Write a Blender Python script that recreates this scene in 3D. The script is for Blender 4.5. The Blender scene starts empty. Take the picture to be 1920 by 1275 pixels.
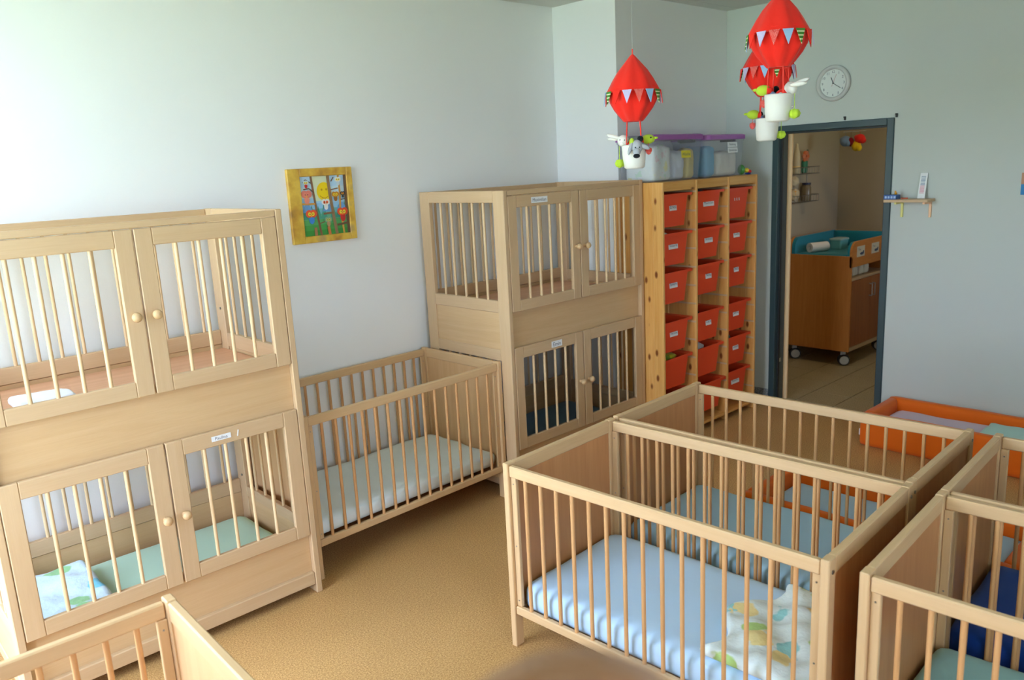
import bpy, math, random
from math import sin, cos, pi, radians, sqrt
from mathutils import Vector, Matrix

# ------------------------------------------------------------------ camera
sc = bpy.context.scene
COL = sc.collection
CAM_H = 1.8499
def make_camera():
    a, b, r = radians(47.1734), radians(-12.2986), radians(-2.9413)
    fw = Vector((cos(a)*cos(b), sin(a)*cos(b), sin(b)))
    rt = Vector((sin(a), -cos(a), 0)); up = rt.cross(fw)
    rt, up = rt*cos(r) + up*sin(r), -rt*sin(r) + up*cos(r)
    cd = bpy.data.cameras.new('camera'); cam = bpy.data.objects.new('camera', cd); COL.objects.link(cam)
    m = Matrix(((rt.x, up.x, -fw.x, 0), (rt.y, up.y, -fw.y, 0), (rt.z, up.z, -fw.z, CAM_H), (0, 0, 0, 1)))
    cam.matrix_world = m
    cd.sensor_width = 36; cd.lens = 1500.98/1920*36; cd.clip_start = .03
    cd.dof.use_dof = True; cd.dof.focus_distance = 3.5; cd.dof.aperture_fstop = 3.6
    sc.camera = cam
make_camera()

# ------------------------------------------------------------------ light
sc.view_settings.view_transform = 'Standard'; sc.view_settings.look = 'None'
sc.view_settings.gamma = 1; sc.view_settings.use_curve_mapping = False
sc.view_settings.exposure = -0.04
sc.cycles.use_denoising = True
sc.cycles.max_bounces = 12; sc.cycles.diffuse_bounces = 6; sc.cycles.transparent_max_bounces = 16
sc.cycles.sample_clamp_indirect = 6
sc.cycles.caustics_reflective = False; sc.cycles.caustics_refractive = False
SKY = 15.0
w = bpy.data.worlds.new('sky'); sc.world = w; w.use_nodes = True
bg = w.node_tree.nodes['Background']; bg.inputs[0].default_value = (.64, .78, 1.0, 1); bg.inputs[1].default_value = SKY
sun = bpy.data.lights.new('sun', 'SUN'); sun.energy = 62; sun.angle = radians(.6); sun.color = (1, .97, .94)
so = bpy.data.objects.new('sun', sun); COL.objects.link(so); so.rotation_euler = (radians(6), radians(24), 0)   # high, from behind the far wall
WX = -.75                       # the window wall behind the camera
WIN = (1.6, 3.85, .15, 2.74)     # its opening: y0 y1 z0 z1
YR = -2.0                        # wall on the right, out of view
FILL_WIN = (-.55, 1.0, .9, 2.6)      # unseen window added in that wall for frontal fill light: x0 x1 z0 z1
def portal(name, loc, rot, sx, sy):
    l = bpy.data.lights.new(name, 'AREA'); l.shape = 'RECTANGLE'; l.size = sx; l.size_y = sy
    l.cycles.is_portal = True
    o = bpy.data.objects.new(name, l); COL.objects.link(o); o.location = loc; o.rotation_euler = rot
portal('window_portal', (WX-.1, (WIN[0]+WIN[1])/2, (WIN[2]+WIN[3])/2), (0, -pi/2, 0), WIN[3]-WIN[2], WIN[1]-WIN[0])

portal('fill_window_portal', ((FILL_WIN[0]+FILL_WIN[1])/2, YR-.1, (FILL_WIN[2]+FILL_WIN[3])/2), (pi/2, 0, 0), FILL_WIN[1]-FILL_WIN[0], FILL_WIN[3]-FILL_WIN[2])

# ------------------------------------------------------------------ mesh helpers
class M:
    def __init__(s): s.V = []; s.F = []; s.I = []; s.S = []
    def add(s, v, f, mi=0, sm=False):
        n = len(s.V); s.V += [tuple(q) for q in v]
        for q in f: s.F.append([i+n for i in q]); s.I.append(mi); s.S.append(sm)
        return s
    def box(s, x0, x1, y0, y1, z0, z1, mi=0, c=0.0, mat=None):
        if x1 < x0: x0, x1 = x1, x0
        if y1 < y0: y0, y1 = y1, y0
        if z1 < z0: z0, z1 = z1, z0
        if c <= 0:
            v = [(x, y, z) for x in (x0, x1) for y in (y0, y1) for z in (z0, z1)]
            f = [(0,1,3,2),(4,6,7,5),(0,4,5,1),(2,3,7,6),(0,2,6,4),(1,5,7,3)]
        else:
            c = min(c, (x1-x0)*.45, (y1-y0)*.45, (z1-z0)*.45)
            v = []; idx = {}
            lo = (x0, y0, z0); hi = (x1, y1, z1)
            for sx in (0, 1):
                for sy in (0, 1):
                    for sz in (0, 1):
                        sg = (sx, sy, sz)
                        for ax in range(3):
                            p = []
                            for k in range(3):
                                e = hi[k] if sg[k] else lo[k]
                                if k != ax: e += -c if sg[k] else c
                                p.append(e)
                            idx[(sg, ax)] = len(v); v.append(tuple(p))
            f = []
            def sgn(ax, a, b, va):
                t = [0, 0, 0]; t[ax] = va; o = [k for k in range(3) if k != ax]; t[o[0]] = a; t[o[1]] = b; return tuple(t)
            for ax in range(3):
                for va in (0, 1):
                    q = [idx[(sgn(ax, a, b, va), ax)] for a, b in ((0,0),(1,0),(1,1),(0,1))]
                    f.append(q)
            for ax in range(3):                      # edges along axis ax
                o = [k for k in range(3) if k != ax]
                for a in (0, 1):
                    for b in (0, 1):
                        s0 = sgn(ax, a, b, 0); s1 = sgn(ax, a, b, 1)
                        f.append([idx[(s0, o[0])], idx[(s1, o[0])], idx[(s1, o[1])], idx[(s0, o[1])]])
            for sg in {k[0] for k in idx}: f.append([idx[(sg, 0)], idx[(sg, 1)], idx[(sg, 2)]])
            cx = Vector(((x0+x1)/2, (y0+y1)/2, (z0+z1)/2)); g = []
            for q in f:
                p = [Vector(v[i]) for i in q]; n = (p[1]-p[0]).cross(p[2]-p[0]); m = sum(p, Vector())/len(p)-cx
                g.append(q if n.dot(m) > 0 else q[::-1])
            f = g
        if mat is not None: v = [mat @ Vector(q) for q in v]
        return s.add(v, f, mi)
    def cyl(s, p0, p1, r0, r1=None, n=10, mi=0, caps=True, sm=True):
        r1 = r0 if r1 is None else r1
        p0 = Vector(p0); p1 = Vector(p1); d = (p1-p0).normalized()
        a = d.orthogonal().normalized(); b = d.cross(a)
        v = [p0+(a*cos(t)+b*sin(t))*r0 for t in [2*pi*k/n for k in range(n)]]
        v += [p1+(a*cos(t)+b*sin(t))*r1 for t in [2*pi*k/n for k in range(n)]]
        s.add(v, [(k, (k+1) % n, n+(k+1) % n, n+k) for k in range(n)], mi, sm)
        if caps:
            s.add(v[:n], [tuple(range(n))[::-1]], mi); s.add(v[n:], [tuple(range(n))], mi)
        return s
    def tube(s, pts, r, n=6, mi=0):
        for a, b in zip(pts[:-1], pts[1:]): s.cyl(a, b, r, r, n, mi)
        return s
    def ell(s, c, r, n=12, m=8, mi=0, rot=None):
        c = Vector(c); v = []; f = []
        R = rot.to_3x3() if rot is not None else Matrix.Identity(3)
        for j in range(m+1):
            ph = pi*j/m
            for k in range(n):
                t = 2*pi*k/n
                v.append(c+R @ Vector((r[0]*sin(ph)*cos(t), r[1]*sin(ph)*sin(t), r[2]*cos(ph))))
        for j in range(m):
            for k in range(n):
                f.append((j*n+k, (j+1)*n+k, (j+1)*n+(k+1) % n, j*n+(k+1) % n))
        return s.add(v, f, mi, True)
    def lathe(s, prof, n=24, mi=0, mod=None, c=(0, 0, 0), sm=True):
        v = []; f = []
        for j, (r, z) in enumerate(prof):
            for k in range(n):
                t = 2*pi*k/n; rr = r*(mod(t, j) if mod else 1)
                v.append((c[0]+rr*cos(t), c[1]+rr*sin(t), c[2]+z))
        for j in range(len(prof)-1):
            for k in range(n): f.append((j*n+k, j*n+(k+1) % n, (j+1)*n+(k+1) % n, (j+1)*n+k))
        return s.add(v, f, mi, sm)
    def soft(s, x0, x1, y0, y1, z0, z1, r, nx=20, ny=14, nz=4, amp=0.0, fr=9.0, seed=0, mi=0, top=None):
        """rounded, slightly uneven cushion"""
        rnd = random.Random(seed); ph = [rnd.uniform(0, 7) for _ in range(8)]
        cx, cy, cz = (x0+x1)/2, (y0+y1)/2, (z0+z1)/2; hx, hy, hz = (x1-x0)/2, (y1-y0)/2, (z1-z0)/2
        r = min(r, hx, hy, hz)
        ids = {}; V = []; F = []
        def vid(i, j, k):
            if (i, j, k) in ids: return ids[(i, j, k)]
            p = Vector((-hx+2*hx*i/nx, -hy+2*hy*j/ny, -hz+2*hz*k/nz))
            q = Vector((max(-hx+r, min(hx-r, p.x)), max(-hy+r, min(hy-r, p.y)), max(-hz+r, min(hz-r, p.z))))
            d = p-q
            if d.length > 1e-9: p = q+d.normalized()*r
            if amp:
                n = p.copy(); n.x /= hx; n.y /= hy; n.z /= hz; n.normalize()
                e = (sin(fr*p.x+ph[0])*sin(fr*1.3*p.y+ph[1])+.6*sin(2.3*fr*p.x+1.7*fr*p.y+ph[2])+.5*sin(fr*2.9*p.y-fr*1.1*p.x+ph[3])
                     + .35*sin(fr*4.1*p.x+fr*1.9*p.z+ph[4])*sin(fr*3.3*p.y+ph[5]))
                p += n*amp*e*(1 if k > nz*.4 else .12)
            if top: p.z += top(p.x/hx, p.y/hy)*(.5+.5*p.z/hz)
            ids[(i, j, k)] = len(V); V.append((p.x+cx, p.y+cy, p.z+cz)); return ids[(i, j, k)]
        for i in range(nx):
            for j in range(ny):
                F.append((vid(i,j,nz), vid(i+1,j,nz), vid(i+1,j+1,nz), vid(i,j+1,nz)))
                F.append((vid(i,j,0), vid(i,j+1,0), vid(i+1,j+1,0), vid(i+1,j,0)))
        for i in range(nx):
            for k in range(nz):
                F.append((vid(i,0,k), vid(i+1,0,k), vid(i+1,0,k+1), vid(i,0,k+1)))
                F.append((vid(i,ny,k), vid(i,ny,k+1), vid(i+1,ny,k+1), vid(i+1,ny,k)))
        for j in range(ny):
            for k in range(nz):
                F.append((vid(0,j,k), vid(0,j,k+1), vid(0,j+1,k+1), vid(0,j+1,k)))
                F.append((vid(nx,j,k), vid(nx,j+1,k), vid(nx,j+1,k+1), vid(nx,j,k+1)))
        return s.add(V, F, mi, True)
    def mesh(s, name, mats):
        me = bpy.data.meshes.new(name); me.from_pydata(s.V, [], s.F)
        for m in (mats if isinstance(mats, (list, tuple)) else [mats]): me.materials.append(m)
        me.polygons.foreach_set('material_index', s.I); me.polygons.foreach_set('use_smooth', s.S)
        me.update(); return me

CACHE = {}
def ob(name, mb, mats, parent=None, key=None, loc=None, rot=None):
    """link one mesh object; a key shares the mesh data between alike pieces"""
    if key is not None and key in CACHE: me = CACHE[key]
    else:
        me = (mb() if callable(mb) else mb).mesh(name, mats)
        if key is not None: CACHE[key] = me
    o = bpy.data.objects.new(name, me); COL.objects.link(o)
    if parent is not None: o.parent = parent
    if loc: o.location = loc
    if rot: o.rotation_euler = rot
    return o
def thing(name, label, cat, loc=(0, 0, 0), rz=0, group=None):
    o = bpy.data.objects.new(name, None); COL.objects.link(o); o.empty_display_size = .1
    o.location = loc; o.rotation_euler = (0, 0, rz); return tag(o, label, cat, group)
def tag(o, label, cat, group=None):
    o['label'] = label; o['category'] = cat
    if group: o['group'] = group
    return o
def struct(o, label=None):
    o['kind'] = 'structure'
    if label: o['label'] = label
    return o

# ------------------------------------------------------------------ materials
def lin(c): return tuple(((v/255)/12.92 if v/255 <= .04045 else ((v/255+.055)/1.055)**2.4) for v in c)+(1,)
MATS = {}
def base(name, rgb, rough=.5, spec=.5, **kw):
    if name in MATS: return MATS[name]
    m = bpy.data.materials.new(name); m.use_nodes = True; b = m.node_tree.nodes['Principled BSDF']
    b.inputs['Base Color'].default_value = lin(rgb); b.inputs['Roughness'].default_value = rough
    b.inputs['Specular IOR Level'].default_value = spec
    for k, v in kw.items(): b.inputs[k.replace('_', ' ')].default_value = v
    MATS[name] = m; return m
def nn(m, t, **kw):
    n = m.node_tree.nodes.new(t)
    for k, v in kw.items(): setattr(n, k, v)
    return n
def lk(m, a, b): m.node_tree.links.new(a, b)
def ramp(m, stops):
    r = nn(m, 'ShaderNodeValToRGB'); e = r.color_ramp.elements
    while len(e) < len(stops): e.new(.5)
    for q, (p, c) in zip(e, stops): q.position = p; q.color = c if len(c) == 4 else lin(c)
    return r
def mapped(m, scale, coord='Object', rot=(0, 0, 0)):
    tc = nn(m, 'ShaderNodeTexCoord'); mp = nn(m, 'ShaderNodeMapping')
    mp.inputs['Scale'].default_value = scale; mp.inputs['Rotation'].default_value = rot
    lk(m, tc.outputs[coord], mp.inputs[0]); return mp.outputs[0]
def bump(m, src, strength, dist=.01):
    b = nn(m, 'ShaderNodeBump'); b.inputs['Strength'].default_value = strength; b.inputs['Distance'].default_value = dist
    lk(m, src, b.inputs['Height']); lk(m, b.outputs[0], m.node_tree.nodes['Principled BSDF'].inputs['Normal'])
def noise(m, vec, scale, detail=3, rough=.5):
    n = nn(m, 'ShaderNodeTexNoise'); n.inputs['Scale'].default_value = scale; n.inputs['Detail'].default_value = detail
    n.inputs['Roughness'].default_value = rough; lk(m, vec, n.inputs['Vector']); return n
def wood(name, c0, c1, axis, rough=.42, rings=1.0, knots=False):
    key = f'{name}_{"xyz"[axis]}'
    if key in MATS: return MATS[key]
    m = base(key, c0, rough, .35)
    sc_ = [22, 22, 22]; sc_[axis] = 1.3
    v = mapped(m, sc_)
    oi = nn(m, 'ShaderNodeObjectInfo'); ad = nn(m, 'ShaderNodeVectorMath', operation='ADD')
    mu = nn(m, 'ShaderNodeMath', operation='MULTIPLY'); mu.inputs[1].default_value = 37.0
    lk(m, oi.outputs['Random'], mu.inputs[0]); lk(m, v, ad.inputs[0]); lk(m, mu.outputs[0], ad.inputs[1])
    n = noise(m, ad.outputs[0], 1.6*rings, 4, .6); n.inputs['Distortion'].default_value = .8
    r = ramp(m, [(.3, c1), (.72, c0)]); lk(m, n.outputs['Fac'], r.inputs[0])
    out = r.outputs[0]
    f = [90, 90, 90]; f[axis] = 4
    fine = noise(m, mapped(m, f), 2.2, 2)
    mx = nn(m, 'ShaderNodeMix', data_type='RGBA', blend_type='MULTIPLY'); mx.inputs[0].default_value = .05
    r2 = ramp(m, [(.35, (170, 150, 130)), (.6, (255, 255, 255))]); lk(m, fine.outputs['Fac'], r2.inputs[0])
    lk(m, out, mx.inputs[6]); lk(m, r2.outputs[0], mx.inputs[7]); out = mx.outputs[2]
    if knots:
        ks = [13, 13, 13]; ks[axis] = 6.5
        vo = nn(m, 'ShaderNodeTexVoronoi'); vo.inputs['Scale'].default_value = 1.0
        lk(m, mapped(m, ks), vo.inputs['Vector'])
        kr = ramp(m, [(.10, (255, 255, 255)), (.19, (0, 0, 0))]); lk(m, vo.outputs['Distance'], kr.inputs[0])
        mk = nn(m, 'ShaderNodeMix', data_type='RGBA'); lk(m, kr.outputs[0], mk.inputs[0]); lk(m, out, mk.inputs[6])
        mk.inputs[7].default_value = lin((120, 62, 22)); out = mk.outputs[2]
    lk(m, out, m.node_tree.nodes['Principled BSDF'].inputs['Base Color'])
    bump(m, fine.outputs['Fac'], .06, .002)
    return m
BEECH = [wood('beech', (210, 176, 134), (204, 168, 125), a) for a in range(3)]
BEECHP = [wood('beech_veneer', (196, 142, 96), (182, 126, 82), a, .32, rings=.8) for a in range(3)]
BIRCH = [wood('birch', (202, 172, 136), (197, 165, 128), a) for a in range(3)]
BIRCHP = [wood('birch_ply', (208, 175, 134), (199, 163, 120), a, rings=.6) for a in range(3)]
PINE = [wood('pine', (226, 174, 104), (208, 148, 74), a, knots=True) for a in range(3)]
DARKV = [wood('cabinet_veneer', (206, 132, 62), (190, 114, 46), a) for a in range(3)]
BARL = wood('birch_bar', (222, 192, 152), (212, 178, 134), 2)
BAR = wood('beech_bar', (212, 164, 114), (198, 146, 96), 2)
SCREW = base('steel_screw', (150, 150, 150), .3, .5, Metallic=1.0)
WALL = base('wall_paint', (238, 239, 238), .75, .2)
bump(WALL, noise(WALL, mapped(WALL, (1, 1, 1)), 120, 3).outputs['Fac'], .05, .004)
CEIL = base('ceiling_panel', (206, 207, 202), .85, .2)
bump(CEIL, noise(CEIL, mapped(CEIL, (1, 1, 1)), 60, 3).outputs['Fac'], .06, .004)
WHITE = base('white_plastic', (240, 240, 238), .4)
PAPER = base('paper', (236, 238, 240), .7)
INK = base('ink', (70, 80, 100), .7)
BLACK = base('black_rubber', (22, 22, 22), .5)
STEEL = base('satin_steel', (185, 185, 185), .3, .5, Metallic=1.0)
FRAME = base('door_frame_paint', (46, 66, 70), .4)
def fabric(name, rgb, weave=.12, rough=.9, amp=6):
    if name in MATS: return MATS[name]
    m = base(name, rgb, rough, .1); m.node_tree.nodes['Principled BSDF'].inputs['Sheen Weight'].default_value = .15
    n = noise(m, mapped(m, (1, 1, 1)), amp, 4)
    bump(m, n.outputs['Fac'], weave, .03); return m
def printed(name, ground, patches, scale=9, size=.32, weave=.35):
    """cloth with blotchy printed motifs"""
    if name in MATS: return MATS[name]
    m = fabric(name, ground, weave, .9, 14); v = mapped(m, (1, 1, 1)); nz = noise(m, v, scale*1.2, 3)
    ad = nn(m, 'ShaderNodeMix', data_type='RGBA', blend_type='LINEAR_LIGHT'); ad.inputs[0].default_value = .06
    lk(m, v, ad.inputs[6]); lk(m, nz.outputs['Color'], ad.inputs[7])
    vo = nn(m, 'ShaderNodeTexVoronoi'); vo.inputs['Scale'].default_value = scale; lk(m, ad.outputs[2], vo.inputs['Vector'])
    fac = ramp(m, [(size, (255, 255, 255)), (size+.07, (0, 0, 0))]); lk(m, vo.outputs['Distance'], fac.inputs[0])
    sep = nn(m, 'ShaderNodeSeparateColor'); lk(m, vo.outputs['Color'], sep.inputs[0])
    st = [(i/len(patches), c) for i, c in enumerate(patches)]
    cr = ramp(m, st); cr.color_ramp.interpolation = 'CONSTANT'; lk(m, sep.outputs[0], cr.inputs[0])
    mx = nn(m, 'ShaderNodeMix', data_type='RGBA'); lk(m, fac.outputs[0], mx.inputs[0]); mx.inputs[6].default_value = lin(ground)
    lk(m, cr.outputs[0], mx.inputs[7]); lk(m, mx.outputs[2], m.node_tree.nodes['Principled BSDF'].inputs['Base Color'])
    return m
# cork floor
CORK = base('cork', (196, 152, 92), .38, .4)
v = mapped(CORK, (1, 1, 1)); n1 = noise(CORK, v, 170, 3, .8); n2 = noise(CORK, v, 1.2, 3)
r1 = ramp(CORK, [(.34, (146, 102, 58)), (.5, (196, 152, 96)), (.66, (228, 190, 134))]); lk(CORK, n1.outputs['Fac'], r1.inputs[0])
mx = nn(CORK, 'ShaderNodeMix', data_type='RGBA', blend_type='MULTIPLY'); mx.inputs[0].default_value = .35
r2 = ramp(CORK, [(.35, (206, 200, 190)), (.65, (255, 255, 255))]); lk(CORK, n2.outputs['Fac'], r2.inputs[0])
lk(CORK, r1.outputs[0], mx.inputs[6]); lk(CORK, r2.outputs[0], mx.inputs[7])
lk(CORK, mx.outputs[2], CORK.node_tree.nodes['Principled BSDF'].inputs['Base Color'])
# terrazzo tile
TERR = base('terrazzo', (176, 158, 122), .4, .4)
v = mapped(TERR, (1, 1, 1)); n1 = noise(TERR, v, 160, 3, .8)
r1 = ramp(TERR, [(.35, (120, 104, 76)), (.5, (172, 154, 118)), (.66, (206, 190, 156))]); lk(TERR, n1.outputs['Fac'], r1.inputs[0])
lk(TERR, r1.outputs[0], TERR.node_tree.nodes['Principled BSDF'].inputs['Base Color'])
GROUT = base('grout', (50, 42, 30), .9)
SKIRT = base('skirting_stone', (120, 124, 126), .5)
rs = ramp(SKIRT, [(.4, (96, 100, 104)), (.6, (146, 150, 152))]); lk(SKIRT, noise(SKIRT, mapped(SKIRT, (1, 1, 1)), 90, 2).outputs['Fac'], rs.inputs[0])
lk(SKIRT, rs.outputs[0], SKIRT.node_tree.nodes['Principled BSDF'].inputs['Base Color'])
GRASS = base('lawn', (154, 170, 142), .9, .1)

# ------------------------------------------------------------------ text
TEXT = {}
def text_mesh(t, bold=False):
    if t in TEXT: return TEXT[t]
    cu = bpy.data.curves.new('t', 'FONT'); cu.body = t; cu.size = 1; cu.align_x = 'CENTER'; cu.align_y = 'CENTER'
    cu.resolution_u = 2
    o = bpy.data.objects.new('t', cu); COL.objects.link(o)
    me = bpy.data.meshes.new_from_object(o.evaluated_get(bpy.context.evaluated_depsgraph_get()))
    V = [tuple(q.co) for q in me.vertices]; F = [tuple(q.vertices) for q in me.polygons]
    bpy.data.objects.remove(o); bpy.data.curves.remove(cu); bpy.data.meshes.remove(me)
    xs = [q[0] for q in V] or [0]; ys = [q[1] for q in V] or [0]
    TEXT[t] = (V, F, max(xs)-min(xs), max(ys)-min(ys), (max(xs)+min(xs))/2, (max(ys)+min(ys))/2); return TEXT[t]
def write(mb, t, w_, h_, mi, y=0.0, cx=0, cz=0):
    """flat lettering in the local XZ plane, read from -Y"""
    V, F, tw, th, ox, oy = text_mesh(t)
    s = min(w_/max(tw, 1e-6), h_/max(th, 1e-6))
    mb.add([((q[0]-ox)*s+cx, y, (q[1]-oy)*s+cz) for q in V], F, mi)
def card(w_, h_, t, tw=.84, th=.62):
    mb = M().box(-w_/2, w_/2, -.001, .0005, -h_/2, h_/2, 0)
    if t: write(mb, t, w_*tw, h_*th, 1, -.0014)
    return mb
for t in ('12', '1'): text_mesh(t)

# ------------------------------------------------------------------ room shell
YW, XP, YP, XW, H = 3.889, 4.118, 3.354, 5.382, 2.855
X2, Y2, Y2R = 7.85, 3.63, .9     # the washroom beyond the door
D0, D1, DH = 2.136, 2.972, 2.024 # door frame, outer
struct(ob('floor', M().box(WX, XW+.06, YR, YW, -.12, 0), CORK), 'speckled tan cork floor of the sleeping room')
ce = struct(ob('ceiling', M().box(WX-.2, X2+.2, YR-.2, YW+.2, H+.012, H+.15), base('ceiling_grid', (150, 150, 146), .8)), 'pale grey panel ceiling')
P = .625
for i in range(15):
    for j in range(12):
        x, y = WX+.01+P*i, YW-.01-P*(j+1)
        x1, y0 = min(x+P, X2), max(y, YR)
        if x1-x < .1 or y+P-y0 < .1: continue
        full = abs(x1-x-P) < 1e-6 and abs(y-y0) < 1e-6
        if full: ob('ceiling_panel', lambda: M().box(.003, P-.003, .003, P-.003, 0, .0119, 0, .002), CEIL, ce, 'cpanel', (x, y, H))
        else: ob('ceiling_panel', M().box(.003, x1-x-.003, y0-y+.003, P-.003, 0, .0119, 0, .002), CEIL, ce, None, (x, y, H))
struct(ob('wall_left', M().box(WX, XP+.2, YW, YW+.2, -.1, H+.012), WALL), 'white wall behind the bunk cribs')
struct(ob('wall_recess', M().box(XP, XW+.12, YP, YW+.2, -.1, H+.012), WALL), 'white wall section standing proud beside the bunk crib')
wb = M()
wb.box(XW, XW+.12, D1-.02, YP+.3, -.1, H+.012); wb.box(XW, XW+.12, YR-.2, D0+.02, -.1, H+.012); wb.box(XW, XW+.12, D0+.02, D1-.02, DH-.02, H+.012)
struct(ob('wall_back', wb, base('wall_paint_dimmed', (198, 204, 198), .75, .2)), 'white wall with the doorway and clock')  # same white wall, paint darkened to stand in for weaker light here
x0, x1, z0, z1 = FILL_WIN
struct(ob('wall_right', M().box(WX-.2, x0, YR-.2, YR, -.1, H+.012).box(x1, XW, YR-.2, YR, -.1, H+.012).box(x0, x1, YR-.2, YR, -.1, z0).box(x0, x1, YR-.2, YR, z1, H+.012), WALL), 'white wall on the right')
wf = M(); y0, y1, z0, z1 = WIN
wf.box(WX-.2, WX, YR, y0, -.1, H+.012); wf.box(WX-.2, WX, y1, YW+.2, -.1, H+.012)
wf.box(WX-.2, WX, y0, y1, -.1, z0); wf.box(WX-.2, WX, y0, y1, z1, H+.012)
struct(ob('wall_front', wf, WALL), 'white wall with the window')
wn = struct(ob('window_1', M().box(WX-.14, WX-.07, y0, y1, z0, z0+.05).box(WX-.14, WX-.07, y0, y1, z1-.05, z1)
               .box(WX-.14, WX-.07, y0, y0+.05, z0+.05, z1-.05).box(WX-.14, WX-.07, y1-.05, y1, z0+.05, z1-.05), WHITE), 'wide white window')
for k in (1, 2):
    y = y0+(y1-y0)*k/3; ob('window_mullion', M().box(WX-.14, WX-.07, y-.035, y+.035, z0+.05, z1-.05), WHITE, wn)
ob('window_sill', M().box(WX-.1, WX+.12, y0-.05, y1+.05, z0-.03, z0, 0, .005), WHITE, wn)
x0, x1, z0, z1 = FILL_WIN  # window added out of view to brighten surfaces facing this wall
wn = struct(ob('added_fill_window', M().box(x0, x1, YR-.14, YR-.07, z0, z0+.05).box(x0, x1, YR-.14, YR-.07, z1-.05, z1)
               .box(x0, x0+.05, YR-.14, YR-.07, z0+.05, z1-.05).box(x1-.05, x1, YR-.14, YR-.07, z0+.05, z1-.05), WHITE), 'unseen white window added in the right wall for fill light')
ob('window_mullion', M().box((x0+x1)/2-.03, (x0+x1)/2+.03, YR-.14, YR-.07, z0+.05, z1-.05), WHITE, wn)
struct(ob('lawn', M().box(-40, 40, -40, 40, -.35, -.3), GRASS), 'green lawn outside')
struct(ob('baseboard_back', M().box(XW-.012, XW, D1, YP, 0, .095, 0, .002).box(XW-.012, XW, YR, D0, 0, .095, 0, .002), SKIRT))
struct(ob('baseboard_left', M().box(WX, XP, YW-.012, YW, 0, .095, 0, .002), SKIRT))
struct(ob('baseboard_recess', M().box(XP, XW, YP-.012, YP, 0, .095, 0, .002), SKIRT))
# door frame
fr = M()
for ya, yb in ((D0, D0+.045), (D1-.045, D1)):
    fr.box(XW-.012, XW+.132, ya, yb, 0, DH, 0, .004)
fr.box(XW-.012, XW+.132, D0+.045, D1-.045, DH-.045, DH, 0, .004)
dr = struct(ob('door_1', fr, FRAME), 'dark blue-grey steel door frame, doorless')
ob('rubber_seal', M().box(XW+.03, XW+.045, D1-.057, D1-.045, 0, DH-.057).box(XW+.03, XW+.045, D0+.045, D0+.057, 0, DH-.057).box(XW+.03, XW+.045, D0+.045, D1-.045, DH-.057, DH-.045), BLACK, dr)
ob('strike_plate', M().box(XW+.06, XW+.085, D1-.047, D1-.0455, .3, .33), STEEL, dr)
struct(ob('trim_1', M().box(XW+.132, XW+.15, D1-.075, D1+.03, 0, DH, 0, .003), base('trim_wood', (240, 200, 150), .5)), 'pale wooden strip along the far edge of the door frame')

# washroom beyond
fl2 = struct(ob('floor_2', M().box(XW+.06, X2, Y2R, Y2, -.12, -.004), GROUT), 'speckled stone tile floor beyond the doorway')
TP = .292
for i in range(-1, 9):
    for j in range(-3, 8):
        x, y = 5.535+TP*i, 2.83+TP*(2-j)
        xa, xb, ya, yb = max(x, XW+.06), min(x+TP, X2), max(y, Y2R), min(y+TP, Y2)
        if xb-xa < .03 or yb-ya < .03: continue
        g = .003
        if abs(xb-xa-TP) < 1e-6 and abs(yb-ya-TP) < 1e-6:
            ob('tile', lambda: M().box(g, TP-g, g, TP-g, -.004, 0, 0, .001), TERR, fl2, 'ftile', (x, y, 0))
        else: ob('tile', M().box(xa-x+g, xb-x-g, ya-y+g, yb-y-g, -.004, 0, 0, .001), TERR, fl2, None, (x, y, 0))
WALL2 = base('washroom_paint', (182, 168, 142), .8, .2)
struct(ob('wall_washroom_left', M().box(XW+.12, X2+.2, Y2, Y2+.15, -.1, H+.012), WALL2), 'beige wall of the room beyond the doorway')
struct(ob('wall_washroom_back', M().box(X2, X2+.15, Y2R-.2, Y2, -.1, H+.012), WALL2), 'beige end wall of the room beyond the doorway')
ww = M(); ww.box(XW+.12, X2, Y2R-.15, Y2R, -.1, 1.4).box(XW+.12, X2, Y2R-.15, Y2R, 2.0, H+.012).box(XW+.12, 6.65, Y2R-.15, Y2R, 1.4, 2.0).box(7.15, X2, Y2R-.15, Y2R, 1.4, 2.0)
struct(ob('wall_washroom_right', ww, WALL2), 'beige wall with a window')
portal('washroom_portal', (6.9, Y2R-.1, 1.7), (pi/2, 0, 0), .5, .6)
struct(ob('baseboard_washroom', M().box(XW+.15, X2, Y2-.012, Y2, 0, .09, 0, .002), TERR))

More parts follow.
